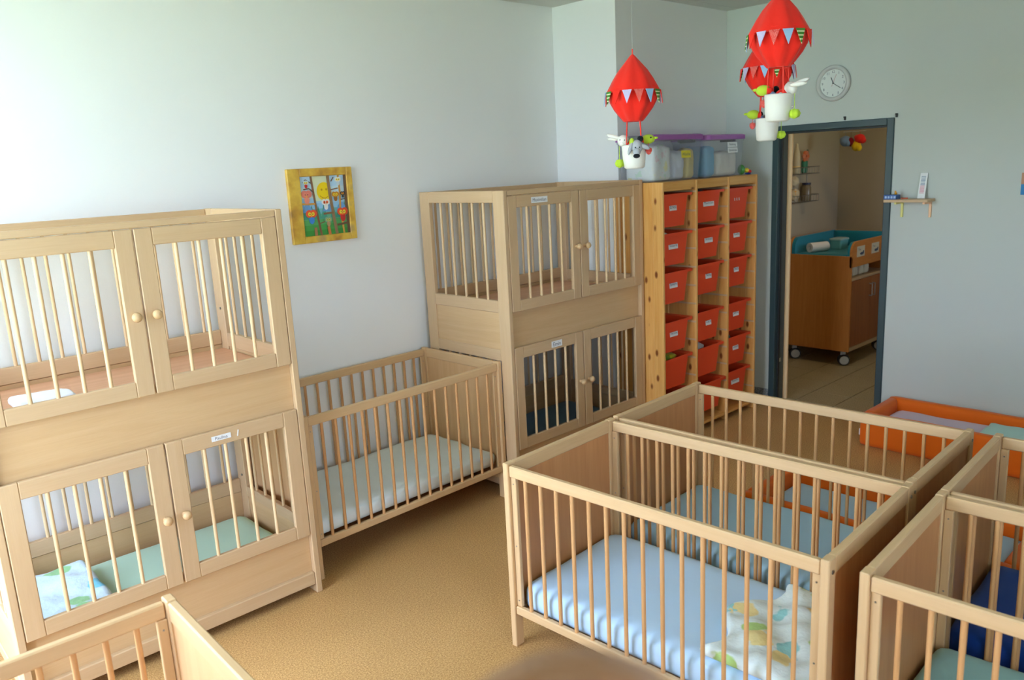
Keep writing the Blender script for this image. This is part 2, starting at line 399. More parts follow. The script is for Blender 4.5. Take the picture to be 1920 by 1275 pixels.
# ------------------------------------------------------------------ single cribs
LC, WC = 1.236, .676
def crib(name, label, loc, rz, Hh, group='single cribs with slatted sides'):
    t = thing(name, label, 'crib', loc, rz, group)
    L, W, T = LC/2, WC/2, .026           # T thickness of the end boards
    k = f'crib{Hh}'
    zb = .142 if Hh < .78 else .157        # underside of the long bottom rails
    for s in (-1, 1):
        hb = ob('headboard', lambda: M().box(-.006, .006, -W+.045, W-.045, .15, Hh-.05), BEECHP[2] if Hh < .78 else wood('lit_veneer', (214, 176, 132), (203, 161, 116), 2, rings=.8), t, k+'panel', (s*(L-T/2), 0, 0))  # taller cribs get a paler veneer copy, strong window light put into colour
        for y in (-1, 1):
            ob('post', lambda: M().box(-T/2, T/2, -.0225, .0225, 0, Hh, 0, .003), BEECH[2], hb, k+'post', (0, y*(W-.0225), 0))
        ob('top_rail', lambda: M().box(-T/2+.001, T/2-.001, -W+.045, W-.045, Hh-.056, Hh-.001, 0, .004), BEECH[1], hb, k+'endtop')
        ob('bottom_rail', lambda: M().box(-T/2+.001, T/2-.001, -W+.045, W-.045, .11, .165, 0, .004), BEECH[1], hb, k+'endbot')
        for y in (-1, 1):
            ob('screw_cap', lambda: M().cyl((-.003, 0, 0), (.003, 0, 0), .006, n=8), SCREW, hb, 'cap', (s*(T/2), y*(W-.022), Hh-.04))
    N = 15; pit = (2*(L-T))/(N+1)
    for s in (-1, 1):
        y = s*(W-.016)
        sf = ob('side_frame', lambda: M().box(-L+T+.001, L-T-.001, -.011, .011, Hh-.052, Hh-.008, 0, .004), BEECH[0], t, k+'sr', (0, y, 0))
        ob('bottom_rail', lambda: M().box(-L+T+.001, L-T-.001, -.011, .011, zb, zb+.035, 0, .004), BEECH[0], sf, k+'srb')
        for q in (-1, 1):
            st = ob('stile', lambda: M().box(-.013, .013, -.008, .008, zb+.035, Hh-.052, 0, .002), BEECH[2], sf, k+'stile', (q*(L-T-.0135), s*-.006, 0))
        for z in (zb+.06, .43, Hh-.08):
            for q in (-1, 1):
                ob('screw', lambda: M().cyl((0, -.009, 0), (0, .009, 0), .003, n=6), SCREW, sf, 'screw', (q*(L-T-.0135), s*-.006, z))
        for b in range(N):
            ob('bar', lambda: M().cyl((0, 0, zb+.033), (0, 0, Hh-.05), .0076, n=8, caps=False), BAR, sf, k+'bar', (-L+T+pit*(b+1), 0, 0))
    ob('base_board', lambda: M().box(-L+T+.002, L-T-.002, -W+.03, W-.03, zb-.012, zb), BEECHP[0], t, k+'base')
    return t
def mattress(name, label, crib_, mat, z1, seed, lx=1.168, wy=.6, th=.085, off=(0, 0), group='crib mattresses', r=.035, amp=.0018):
    """a mattress lying in a crib: own top-level object at the crib's place"""
    o = ob(name, M().soft(-lx/2, lx/2, -wy/2, wy/2, 0, th, r, 30, 16, 5, amp, 11, seed), mat)
    c, s = cos(crib_.rotation_euler.z), sin(crib_.rotation_euler.z)
    o.location = (crib_.location.x+off[0]*c-off[1]*s, crib_.location.y+off[0]*s+off[1]*c, crib_.location.z+z1-th)
    o.rotation_euler.z = crib_.rotation_euler.z
    return tag(o, label, 'mattress', group)
HA, HB = .7623, .7976
c0 = crib('slatted_crib', 'low slatted wooden crib along the white wall between the two bunk cribs', (2.24, 3.512, 0), radians(1.408), HB)
ca = crib('slatted_crib', 'pale wooden crib with blue mattress and crumpled printed blanket, nearest of the row', (2.2522, 1.5212, 0), radians(2.997-90), HA)
cb = crib('slatted_crib', 'wooden crib standing directly behind the crib with the printed blanket', (2.9394, 1.5557, 0), radians(2.115-90), HA)
cc = crib('slatted_crib', 'wooden crib with teal mattress at the lower right corner', (2.3188, .2078, 0), radians(3.175-90), HA)
cd_ = crib('slatted_crib', 'wooden crib holding the dark blue mattress, at the right edge', (2.9985, .2433, 0), radians(2.88-90), HA)
cE = crib('slatted_crib', 'crib corner with panelled end cut off by the lower left frame edge', (.0006, 1.7253, 0), radians(-1.523), HB)
SHEETB = fabric('sheet_light_blue', (190, 218, 246)); SHEETW = fabric('sheet_mint_white', (226, 236, 240))
SHEETP = fabric('sheet_pale_blue', (170, 204, 226)); TEAL = fabric('sheet_teal', (150, 198, 204)); NAVY = fabric('sheet_navy', (26, 66, 150))
mattress('crib_mattress', 'off-white fitted mattress in the low crib along the wall', c0, SHEETW, .272, 1, amp=.003)
mattress('crib_mattress', 'light blue mattress in the nearest crib under the printed blanket', ca, SHEETB, .262, 2, th=.112)
mattress('crib_mattress', 'pale blue mattress in the crib behind the nearest one', cb, SHEETP, .256, 3, th=.106)
mattress('crib_mattress', 'teal mattress in the lower right corner crib', cc, TEAL, .256, 4, th=.106)
mattress('crib_mattress', 'dark blue mattress in the crib at the right edge', cd_, NAVY, .26, 5, th=.11)
PRINT = printed('printed_cotton', (224, 236, 236), [(176, 208, 130), (150, 204, 206), (232, 212, 150), (224, 236, 236), (224, 236, 236), (190, 214, 150)], 9, .33)
PRINT2 = printed('printed_cotton_blue', (206, 230, 244), [(120, 206, 236), (150, 206, 150), (206, 230, 244), (206, 230, 244), (110, 196, 240)], 7, .30)
def bedding(name, label, crib_, mat, x0, x1, y0, y1, z, seed, h=.05, amp=.008, rz=0):
    o = ob(name, M().soft(-(x1-x0)/2, (x1-x0)/2, -(y1-y0)/2, (y1-y0)/2, 0, h, .024, 34, 30, 3, amp, 13, seed), mat)
    c, s = cos(crib_.rotation_euler.z), sin(crib_.rotation_euler.z); px, py = (x0+x1)/2, (y0+y1)/2
    o.location = (crib_.location.x+px*c-py*s, crib_.location.y+px*s+py*c, z); o.rotation_euler.z = crib_.rotation_euler.z+rz
    return tag(o, label, 'blanket')
bl = bedding('baby_blanket', 'crumpled white blanket with green and teal print on light blue mattress', ca, PRINT, .20, .575, -.29, .24, .27, 11, .045, .006)
for q in bl.data.vertices:                     # ragged slanting edge towards the middle of the mattress
    u = (q.co.x+.19)/.375; w_ = (q.co.y+.265)/.53
    q.co.x += (1-u)*(.05*sin(9*w_)+.035*w_*w_-.02)
    q.co.z += (.004*sin(38*q.co.x+21*q.co.y)+.004*sin(55*q.co.y-23*q.co.x+1))*(1 if q.co.z > .025 else 0)

# ------------------------------------------------------------------ bunk cribs
LT, WT, HT = 1.181, .722, 1.723
ZA, ZB, ZC, ZD = 1.693, 1.071, .871, .285
def bunk(label, loc, rz, cards):
    t = thing('bunk_crib', label, 'bunk crib', loc, rz, 'two-storey wooden bunk cribs')
    L, W, T = LT/2, WT/2, .028
    pw = .085
    lev = ((1.133, 1.660), (.345, .795))     # open bar fields of the side panels
    for s in (-1, 1):
        sp = ob('side_panel', lambda: M().box(-.006, .006, -W+pw, W-pw, .855, 1.07), BIRCHP[1], t, 'bpanel', (s*(L-T/2), 0, 0))
        ob('lower_panel', lambda: M().box(-.006, .006, -W+pw, W-pw, .1, .30), BIRCHP[1], sp, 'bpanel2')
        for y in (-1, 1):
            ob('post', lambda: M().box(-T/2, T/2, -pw/2, pw/2, 0, HT, 0, .003), BIRCH[2], sp, 'bpost', (0, y*(W-pw/2), 0))
        for i, (za, zb) in enumerate(((1.660, HT), (1.066, 1.133), (.795, .858), (.290, .345), (.05, .105))):
            ob('rail', lambda: M().box(-T/2+.001, T/2-.001, -W+pw, W-pw, za, zb, 0, .003), BIRCH[1], sp, f'brail{i}')
        for i, (za, zb) in enumerate(lev):
            for b in range(5):
                y = -W+pw+(WT-2*pw)*(b+1)/6
                ob('bar', lambda: M().cyl((0, 0, za-.002), (0, 0, zb+.002), .0075, n=8, caps=False), BARL, sp, f'bsbar{i}', (0, y, 0))
        for i, z in enumerate((1.62, 1.25, .75, .4)):
            ob('bolt', lambda: M().cyl((-.004, 0, 0), (.004, 0, 0), .006, n=8), SCREW, sp, 'bbolt', (-s*T/2, W-.055, z))
    xi = L-T-.001
    bf = ob('back_frame', lambda: M().box(-xi, xi, -.011, .011, 1.66, HT-.002, 0, .003), BIRCH[0], t, 'bback', (0, W-.012, 0))
    for i, (za, zb) in enumerate(((1.07, 1.14), (.80, .86), (.30, .37))):
        ob('rail', lambda: M().box(-xi, xi, -.011, .011, za, zb, 0, .003), BIRCH[0], bf, f'bbrail{i}')
    ob('back_board', lambda: M().box(-xi, xi, -.005, .005, .862, 1.068), BIRCHP[0], bf, 'bbboard')
    ob('back_board', lambda: M().box(-xi, xi, -.005, .005, .1, .298), BIRCHP[0], bf, 'bbboard2')
    for i, (za, zb) in enumerate(((1.14, 1.66), (.37, .80))):
        for b in range(12):
            x = (b-5.5)*.0886
            ob('bar', lambda: M().cyl((0, 0, za-.002), (0, 0, zb+.002), .0075, n=8, caps=False), BARL, bf, f'bbbar{i}', (x, 0, 0))
    ob('front_rail', lambda: M().box(-xi, xi, 0, .022, ZA+.003, HT-.002, 0, .002), BIRCH[0], t, 'bfront', (0, -W+.001, 0))
    ob('cross_board', lambda: M().box(-xi, xi, 0, .018, ZC-.03, ZB+.03), BIRCHP[0], t, 'bcross', (0, -W+.026, 0))
    ob('cross_board', lambda: M().box(-xi, xi, 0, .018, .1, ZD+.03), BIRCHP[0], t, 'blow', (0, -W+.026, 0))
    ob('plinth', lambda: M().box(-xi, xi, 0, .024, .044, .104, 0, .003), BIRCH[0], t, 'bplinth', (0, -W+.004, 0))
    ob('base_board', lambda: M().box(-xi, xi, -W+.046, W-.03, 0, .014), wood('rosy_ply', (222, 172, 140), (204, 150, 116), 0, rings=.5), t, 'bbase', (0, 0, 1.038))
    ob('base_board', lambda: M(), None, t, 'bbase', (0, 0, .115))
    sw = .064; dw = xi-.004
    for i, (za, zb) in enumerate(((ZB, ZA), (ZD, ZC))):
        for s in (-1, 1):
            d = ob('door', lambda: M().box(sw, dw-sw, 0, .02, zb-za-sw, zb-za, 0, .003), BIRCH[0], t, f'bdoor{i}', (0 if s > 0 else -dw-.003, -W, za))
            ob('rail', lambda: M().box(sw, dw-sw, 0, .02, 0, sw-.004, 0, .003), BIRCH[0], d, f'bdrail{i}')
            if s > 0: d.location.x = .003
            for x in (sw/2, dw-sw/2):
                ob('stile', lambda: M().box(-sw/2, sw/2, -.0005, .0205, 0, zb-za, 0, .003), BIRCH[2], d, f'bstile{i}', (x, 0, 0))
            for b in range(4):
                x = sw+(dw-2*sw)*(b+.95)/4.9
                ob('bar', lambda: M().cyl((0, .010, sw-.006), (0, .010, zb-za-sw+.002), .0075, n=8, caps=False), BARL, d, f'bdbar{i}', (x, 0, 0))
            kx = .034 if s > 0 else dw-.034
            ob('knob', lambda: M().lathe([(.0, .042), (.011, .041), (.0175, .034), (.0185, .026), (.014, .017), (.009, .012), (.010, 0)], 14), BEECH[2], d, 'bknob', (kx, 0, (zb-za)*.49), (pi/2, 0, 0))
            ob('catch_block', lambda: M().box(-.011, .011, .0206, .04, -.03, .03, 0, .002), BIRCH[2], d, 'bcatch', (kx+(.02 if s < 0 else -.012), 0, (zb-za)*.49))
            for lv, sd, text, cx, cw, ch, tilt in cards:
                if lv == i and sd == s:
                    nl = ob('name_label', card(cw, ch, text), [PAPER, INK], d, None, (cx, -.0015, zb-za-.032), (0, tilt, 0))
    return t
t1 = bunk('two-storey bunk crib at the left edge with green lower mattress', (1.0035, 3.434, 0), radians(-.326),
          [(1, 1, 'Paulina', .218, .08, .021, 0), (1, 1, None, .288, .004, .026, radians(12))])
t2 = bunk('two-storey bunk crib standing against the red-bin shelf', (3.4637, 3.4748, 0), radians(.069),
          [(0, -1, 'Maximilian', .237, .125, .032, 0), (1, -1, 'Emin', .330, .086, .036, 0)])
MINT = fabric('sheet_mint', (196, 234, 214)); SLATE = fabric('sheet_slate_blue', (96, 132, 160))
mattress('crib_mattress', 'mint green mattress in the lower bunk at the left edge', t1, MINT, .208, 6, 1.08, .6, .07, (-.0, 0))
mattress('crib_mattress', 'slate blue mattress in the lower bunk by the red-bin shelf', t2, SLATE, .208, 7, 1.08, .6, .07, (-.0, 0))
bedding('baby_pillow', 'white and light blue printed pillow lying on the mint green mattress', t1, PRINT2, -.53, -.22, -.28, .22, .213, 15, .07, .006)['category'] = 'pillow'
bedding('folded_cloth', 'small white cloth in the upper bunk at the left edge', t1, fabric('cloth_white', (232, 234, 244)), -.42, -.22, -.16, .02, 1.056, 17, .035, .004)['category'] = 'cloth'

# ------------------------------------------------------------------ pine shelf with red bins
SX0, SX1, SY, HS = 4.062, 5.178, 2.9715, 1.703
sh = thing('bin_shelf', 'tall knotty pine shelf frame holding three columns of red bins', 'shelf', (SX0, SY, 0))
UX = [.011, .372, .748, 1.105]; DEP = YP-.014-SY
rows = [[1.629, 1.386, 1.139, .819, .575, .330], [1.627, 1.389, 1.148, .828, .580, .329], [1.625, 1.389, 1.149, .832, .586, .335]]
for i, ux in enumerate(UX):
    up_ = ob('side_panel' if i in (0, 3) else 'divider', M().box(-.011, .011, 0, .075, 0, HS, 0, .004).box(-.009, .009, .075, .22, 0, HS-.001, 0, .003).box(-.011, .011, .22, DEP, 0, HS, 0, .004), PINE[2], sh, None, (ux, 0, 0))
    for z in [1.629-.1215*q for q in range(13)]:
        if 0 < i: ob('groove_rail', lambda: M().box(-.0035, 0, .002, DEP-.01, -.006, .006, 0, .0015), BIRCH[1], up_, 'grv', (-.0108, 0, z))
for i in range(3):
    a, b = UX[i]+.011, UX[i+1]-.011
    ob('top_board', M().box(a, b, .004, .024, HS-.058, HS-.001, 0, .003).box(a, b, .024, DEP, HS-.02, HS-.001), PINE[0], sh)
    ob('bottom_board', M().box(a, b, .004, DEP, .04, .058, 0, .003), PINE[0], sh)
    ob('back_strip', M().box(a, b, DEP-.02, DEP-.002, .88, .96, 0, .002), PINE[0], sh)
RED = base('red_bin_plastic', (230, 74, 38), .42, .4)
def bin_mesh(w_, d_, h_):
    mb = M(); th = .004; tp = .88
    def ring(f, z, sx=1.0):
        return [(-w_/2*f, -d_/2*(f+.0), z), (w_/2*f, -d_/2*f, z), (w_/2*f, d_/2*f, z), (-w_/2*f, d_/2*f, z)]
    def rr(hw, hd, z, r=.018, n=4):
        out = []
        for cx, cy, a0 in ((hw-r, -hd+r, -pi/2), (hw-r, hd-r, 0), (-hw+r, hd-r, pi/2), (-hw+r, -hd+r, pi)):
            for q in range(n+1): t = a0+pi/2*q/n; out.append((cx+r*cos(t), cy+r*sin(t), z))
        return out
    W2, D2 = w_/2, d_/2
    sec = [rr((W2-.034)*tp, (D2-.014)*.9, -h_), rr(W2-.034, D2-.014, -.02), rr(W2-.034, D2-.014, -.016), rr(W2, D2, -.016), rr(W2, D2, 0), rr(W2-.006, D2-.004, 0), rr(W2-.038, D2-.018, -.004), rr((W2-.038)*tp, (D2-.018)*.9, -h_+.004)]
    n = len(sec[0]); V = [q for s_ in sec for q in s_]; F = []
    for j in range(len(sec)-1):
        for k in range(n): F.append((j*n+k, j*n+(k+1) % n, (j+1)*n+(k+1) % n, (j+1)*n+k))
    mb.add(V, F, 0); mb.add(sec[0], [tuple(range(n))[::-1]], 0); mb.add(sec[-1], [tuple(range(n))], 0)
    return mb
names = [['Enes', 'Victoria', 'Sinem', 'Nicolai', None, None], ['Maximilian', 'Ahmed', 'Nina', 'Clara', None, None], ['...', 'Paulina', 'Nils', 'Jolina', 'Leonie', 'Maximilian']]
cwid = [[.075, .098, .085, .085, 0, 0], [.125, .095, .07, .066, 0, 0], [.06, .078, .062, .075, .075, .105]]
colw = ['left', 'middle', 'right']; roww = ['topmost', 'second from top', 'third from top', 'fourth from top', 'fifth from top', 'lowest']
BD = DEP-.024
for c in range(3):
    a, b = UX[c]+.011, UX[c+1]-.011-.0035
    for r in range(6):
        z = rows[c][r]-.003
        t = thing('storage_bin', f'red plastic bin, {roww[r]} of the {colw[c]} column in the pine shelf', 'bin', (SX0+(a+b)/2, SY+.018+BD/2-(.02 if (c, r) == (1, 5) else 0), z), 0, 'red bins in the pine shelf')
        ob('tub', bin_mesh(b-a-.002, BD, .205), RED, t, None) if ('bin', c) not in CACHE else None
        if ('bin', c) not in CACHE: CACHE[('bin', c)] = t.children[0].data
        else: ob('tub', None, None, t, ('bin', c))
        nm = names[c][r]
        if nm:
            cx = {0: -.03, 1: .0, 2: -.02}[c]
            yf = -BD/2+.0145+.006; tilt = -math.atan(.0155/.185)
            if nm == '...':
                mk = M()
                for q in (-1, 0, 1): mk.box(-.004+q*.028, .004+q*.028, -.001, .0005, -.012, .012, 0)
                ob('sticker_mark', mk, PAPER, t, None, (cx, yf-.002, -.075), (tilt, 0, 0))
            else: ob('name_label', card(cwid[c][r], .046 if len(nm) > 5 else .05, nm), [PAPER, INK], t, None, (cx, yf-.0015, -.08), (-tilt*0+radians(-5), 0, 0))
def lump(name, label, cat, mat, c, r, seed=1, amp=.25, mats=None, group=None):
    """a crumpled soft lump: noisy ellipsoid resting at its lowest point"""
    rnd = random.Random(seed); ph = [rnd.uniform(0, 7) for _ in range(6)]
    mb = M().ell((0, 0, 0), r, 22, 14)
    V = []
    for q in mb.V:
        d = Vector((q[0]/r[0], q[1]/r[1], q[2]/r[2]))
        e = 1+amp*(.5*sin(4*d.x+ph[0])*sin(5*d.y+ph[1])+.4*sin(7*d.z+3*d.x+ph[2])+.3*sin(9*d.y-6*d.z+ph[3])+.2*sin(13*d.x+ph[4])*sin(11*d.z+ph[5]))
        V.append(tuple(a*e for a in q))
    mb.V = V
    o = ob(name, mb, mat); o.location = c
    return tag(o, label, cat, group)
def in_bin(c, r, dx, dy, dz): return (SX0+(UX[c]+UX[c+1])/2+dx, SY+.018+BD/2+dy, rows[c][r]-.003+dz)
lump('folded_clothes', 'light grey clothes peeking out of a red bin in the middle column', 'clothes', fabric('cloth_grey', (196, 192, 190)), in_bin(1, 4, -.03, -.045, -.03), (.085, .075, .045), 3, .15)
lump('soft_toy', 'yellow and green toy peeking out of a red bin in the left column', 'toy', printed('toy_green_yellow', (206, 206, 40), [(206, 206, 40), (120, 150, 50), (60, 70, 40)], 14, .5), in_bin(0, 4, -.005, -.045, -.03), (.09, .075, .045), 4, .2)
lump('baby_shoe', 'dark grey shoe poking from a red bin in the right column', 'shoe', fabric('shoe_grey', (76, 80, 84)), in_bin(2, 4, -.05, -.06, -.02), (.06, .055, .04), 5, .12)
lump('sock_bundle', 'pale sock bundle lying in the second left-column bin', 'clothes', fabric('cloth_mauve', (190, 176, 180)), in_bin(0, 1, -.065, -.075, -.025), (.05, .05, .035), 6, .12)
lump('dark_clothes', 'dark clothes in the topmost middle red bin', 'clothes', fabric('cloth_dark', (52, 46, 50)), in_bin(1, 0, .0, -.03, -.03), (.10, .09, .04), 7, .12)
lump('brown_bear', 'dark brown soft toy in the fourth middle-column bin', 'toy', fabric('fur_dark', (70, 32, 22)), in_bin(1, 3, -.04, .0, -.03), (.08, .09, .05), 8, .12)
lump('small_socks', 'white socks in the fourth right-column bin', 'clothes', fabric('cloth_white2', (214, 200, 190)), in_bin(2, 3, -.065, -.075, -.02), (.035, .03, .03), 9, .12)

# clear boxes on the shelf
CLEAR = bpy.data.materials.new('frosted_clear_plastic'); CLEAR.use_nodes = True; nt = CLEAR.node_tree
pb = nt.nodes['Principled BSDF']; pb.inputs['Base Color'].default_value = lin((238, 240, 242)); pb.inputs['Roughness'].default_value = .22
tr = nt.nodes.new('ShaderNodeBsdfTransparent'); tr.inputs[0].default_value = lin((240, 243, 248)); ms = nt.nodes.new('ShaderNodeMixShader'); ms.inputs[0].default_value = .16
nt.links.new(tr.outputs[0], ms.inputs[1]); nt.links.new(pb.outputs[0], ms.inputs[2]); nt.links.new(ms.outputs[0], nt.nodes['Material Output'].inputs[0])
PURPLE = base('purple_lid', (150, 86, 164), .4); GREYP = base('grey_clip', (92, 98, 98), .5)
def rrect(hw, hd, z, r=.04, n=5):
    out = []
    for cx, cy, a0 in ((hw-r, -hd+r, -pi/2), (hw-r, hd-r, 0), (-hw+r, hd-r, pi/2), (-hw+r, -hd+r, pi)):
        for q in range(n+1): t = a0+pi/2*q/n; out.append((cx+r*cos(t), cy+r*sin(t), z))
    return out
def loft(mb, secs, mi=0, cap0=True, cap1=True, sm=False):
    n = len(secs[0]); F = [(j*n+k, j*n+(k+1) % n, (j+1)*n+(k+1) % n, (j+1)*n+k) for j in range(len(secs)-1) for k in range(n)]
    mb.add([q for s_ in secs for q in s_], F, mi, sm)
    if cap0: mb.add(secs[0], [tuple(range(n))[::-1]], mi)
    if cap1: mb.add(secs[-1], [tuple(range(n))], mi)
    return mb
def tub_box(label, x0, x1, y0, y1, z0, h, cards):
    hw, hd = (x1-x0)/2, (y1-y0)/2
    t = thing('storage_box', label, 'box', ((x0+x1)/2, (y0+y1)/2, z0), 0, 'clear boxes on the pine shelf')
    mb = M()
    loft(mb, [rrect(hw*.9, hd*.86, .001), rrect(hw*.965, hd*.94, h-.048), rrect(hw*.985, hd*.97, h-.044), rrect(hw*.985, hd*.97, h-.034)], cap1=False)
    ob('tub', mb, CLEAR, t)
    lid = ob('lid', loft(M(), [rrect(hw, hd, h-.0335), rrect(hw, hd, h-.006), rrect(hw-.012, hd-.012, h), rrect(hw-.03, hd-.03, h-.004)]), PURPLE, t)
    for s in (-1, 1):
        ob('clip', M().box(-.006, .008, -.06, .06, -.045, 0, 0, .003), GREYP, t, None, (s*(hw+.003), 0, h-.002), (0, 0, 0 if s > 0 else pi))
    for tx, cx, cz, cw, ch, m_ in cards:
        mb = M()
        for q, line_ in enumerate(tx):
            zz = (len(tx)/2-q-.5)*ch*1.08
            mb.box(-cw/2, cw/2, -.001, .0005, zz-ch/2, zz+ch/2, 0); write(mb, line_, cw*.85, ch*.6, 1, -.0015, 0, zz)
        ob('box_label', mb, [m_, INK], t, None, (cx, -hd*.95-.004, cz), (radians(-5), 0, 0))
    return t
YEL = base('yellow_note', (226, 208, 60), .7)
tub_box('large clear storage box with purple lid and yellow note, left on the shelf', 4.045, 4.602, 3.02, 3.335, HS+.001, .285, [(['Wäsche'], .065, .16, .10, .045, YEL)])
tub_box('smaller clear storage box with purple lid and white label, right on the shelf', 4.632, 5.115, 3.02, 3.335, HS+.001, .278, [(['Kleidung', 'Gästekinder'], .06, .19, .12, .034, PAPER)])
zb_ = HS+.006
def content(label, mat, x0, x1, y0, y1, h, seed):
    o = ob('cloth_bundle', M().soft(-(x1-x0)/2, (x1-x0)/2, -(y1-y0)/2, (y1-y0)/2, 0, h, .028, 16, 18, 16, .0045, 34, seed), mat, None, None, ((x0+x1)/2, (y0+y1)/2, zb_))
    tag(o, label, 'cloth', 'cloth bundles in the clear boxes')
FLOR = printed('floral_cotton', (232, 234, 226), [(236, 206, 206), (206, 228, 200), (238, 230, 170), (232, 234, 226)], 16, .3)
content('white floral cloth bundle inside the large clear box', FLOR, 4.095, 4.295, 3.065, 3.285, .215, 21)
content('pale grey cloth bundle inside the large clear box', fabric('cloth_grey2', (206, 208, 214)), 4.31, 4.435, 3.065, 3.285, .18, 22)
content('yellow cloth in the large clear box beneath the note', fabric('cloth_yellow', (222, 200, 130)), 4.45, 4.55, 3.065, 3.16, .19, 23)
content('lilac cloth at the back of the large clear box', fabric('cloth_lilac', (150, 150, 200)), 4.45, 4.55, 3.175, 3.285, .14, 24)
content('turquoise cloth bundle in the smaller clear box', fabric('cloth_turq', (110, 170, 196)), 4.68, 4.79, 3.065, 3.285, .20, 25)
content('beige cloth bundle filling the smaller clear box', fabric('cloth_beige', (230, 222, 206)), 4.805, 5.06, 3.065, 3.285, .16, 26)
# little toy at the shelf end
tt = thing('toy_animal', 'little plastic toy in green, yellow and red at the shelf end', 'toy', (5.135, 3.05, HS))
GREEN = base('toy_green', (70, 140, 60), .4); YELLOW = base('toy_yellow', (230, 200, 40), .4); REDT = base('toy_red', (200, 40, 30), .4); BLUE = base('toy_blue', (40, 60, 150), .4)
ob('body', M().ell((-.012, .02, .036), (.012, .03, .035)), GREEN, tt)
ob('head', M().ell((.008, -.01, .03), (.015, .018, .017)), YELLOW, tt)
ob('wing', M().ell((.022, -.02, .022), (.016, .02, .013)), REDT, tt)
ob('foot', M().ell((.018, -.015, .008), (.02, .02, .0078)), BLUE, tt)

# ------------------------------------------------------------------ hanging balloon mobiles
BALR = fabric('balloon_red', (226, 40, 30), .25, .75, 9)
LILAC = printed('pennant_lilac', (196, 186, 222), [(120, 120, 190), (230, 224, 240)], 150, .3)
DOTS = printed('pennant_dots', (206, 44, 36), [(250, 236, 230), (250, 236, 230)], 150, .28)
SKYB = fabric('pennant_blue', (150, 184, 220))
STRI = base('pennant_green', (70, 130, 50), .8)
wv = nn(STRI, 'ShaderNodeTexWave'); wv.inputs['Scale'].default_value = 22; wv.bands_direction = 'Z'; lk(STRI, mapped(STRI, (1, 1, 1)), wv.inputs[0])
rw = ramp(STRI, [(.72, (60, 122, 42)), (.82, (226, 230, 190))]); lk(STRI, wv.outputs['Fac'], rw.inputs[0]); lk(STRI, rw.outputs[0], STRI.node_tree.nodes['Principled BSDF'].inputs['Base Color'])
CORDR = base('red_ribbon', (226, 52, 40), .7); THREAD = base('pale_thread', (200, 205, 200), .7)
FELT = fabric('felt_white', (236, 234, 226)); FELTG = fabric('felt_grey', (168, 172, 180)); FELTK = fabric('felt_black', (26, 28, 34)); FELTL = fabric('felt_lime', (178, 206, 60)); FELTR = fabric('felt_red', (220, 44, 34)); FELTB = fabric('felt_blue', (120, 150, 190))
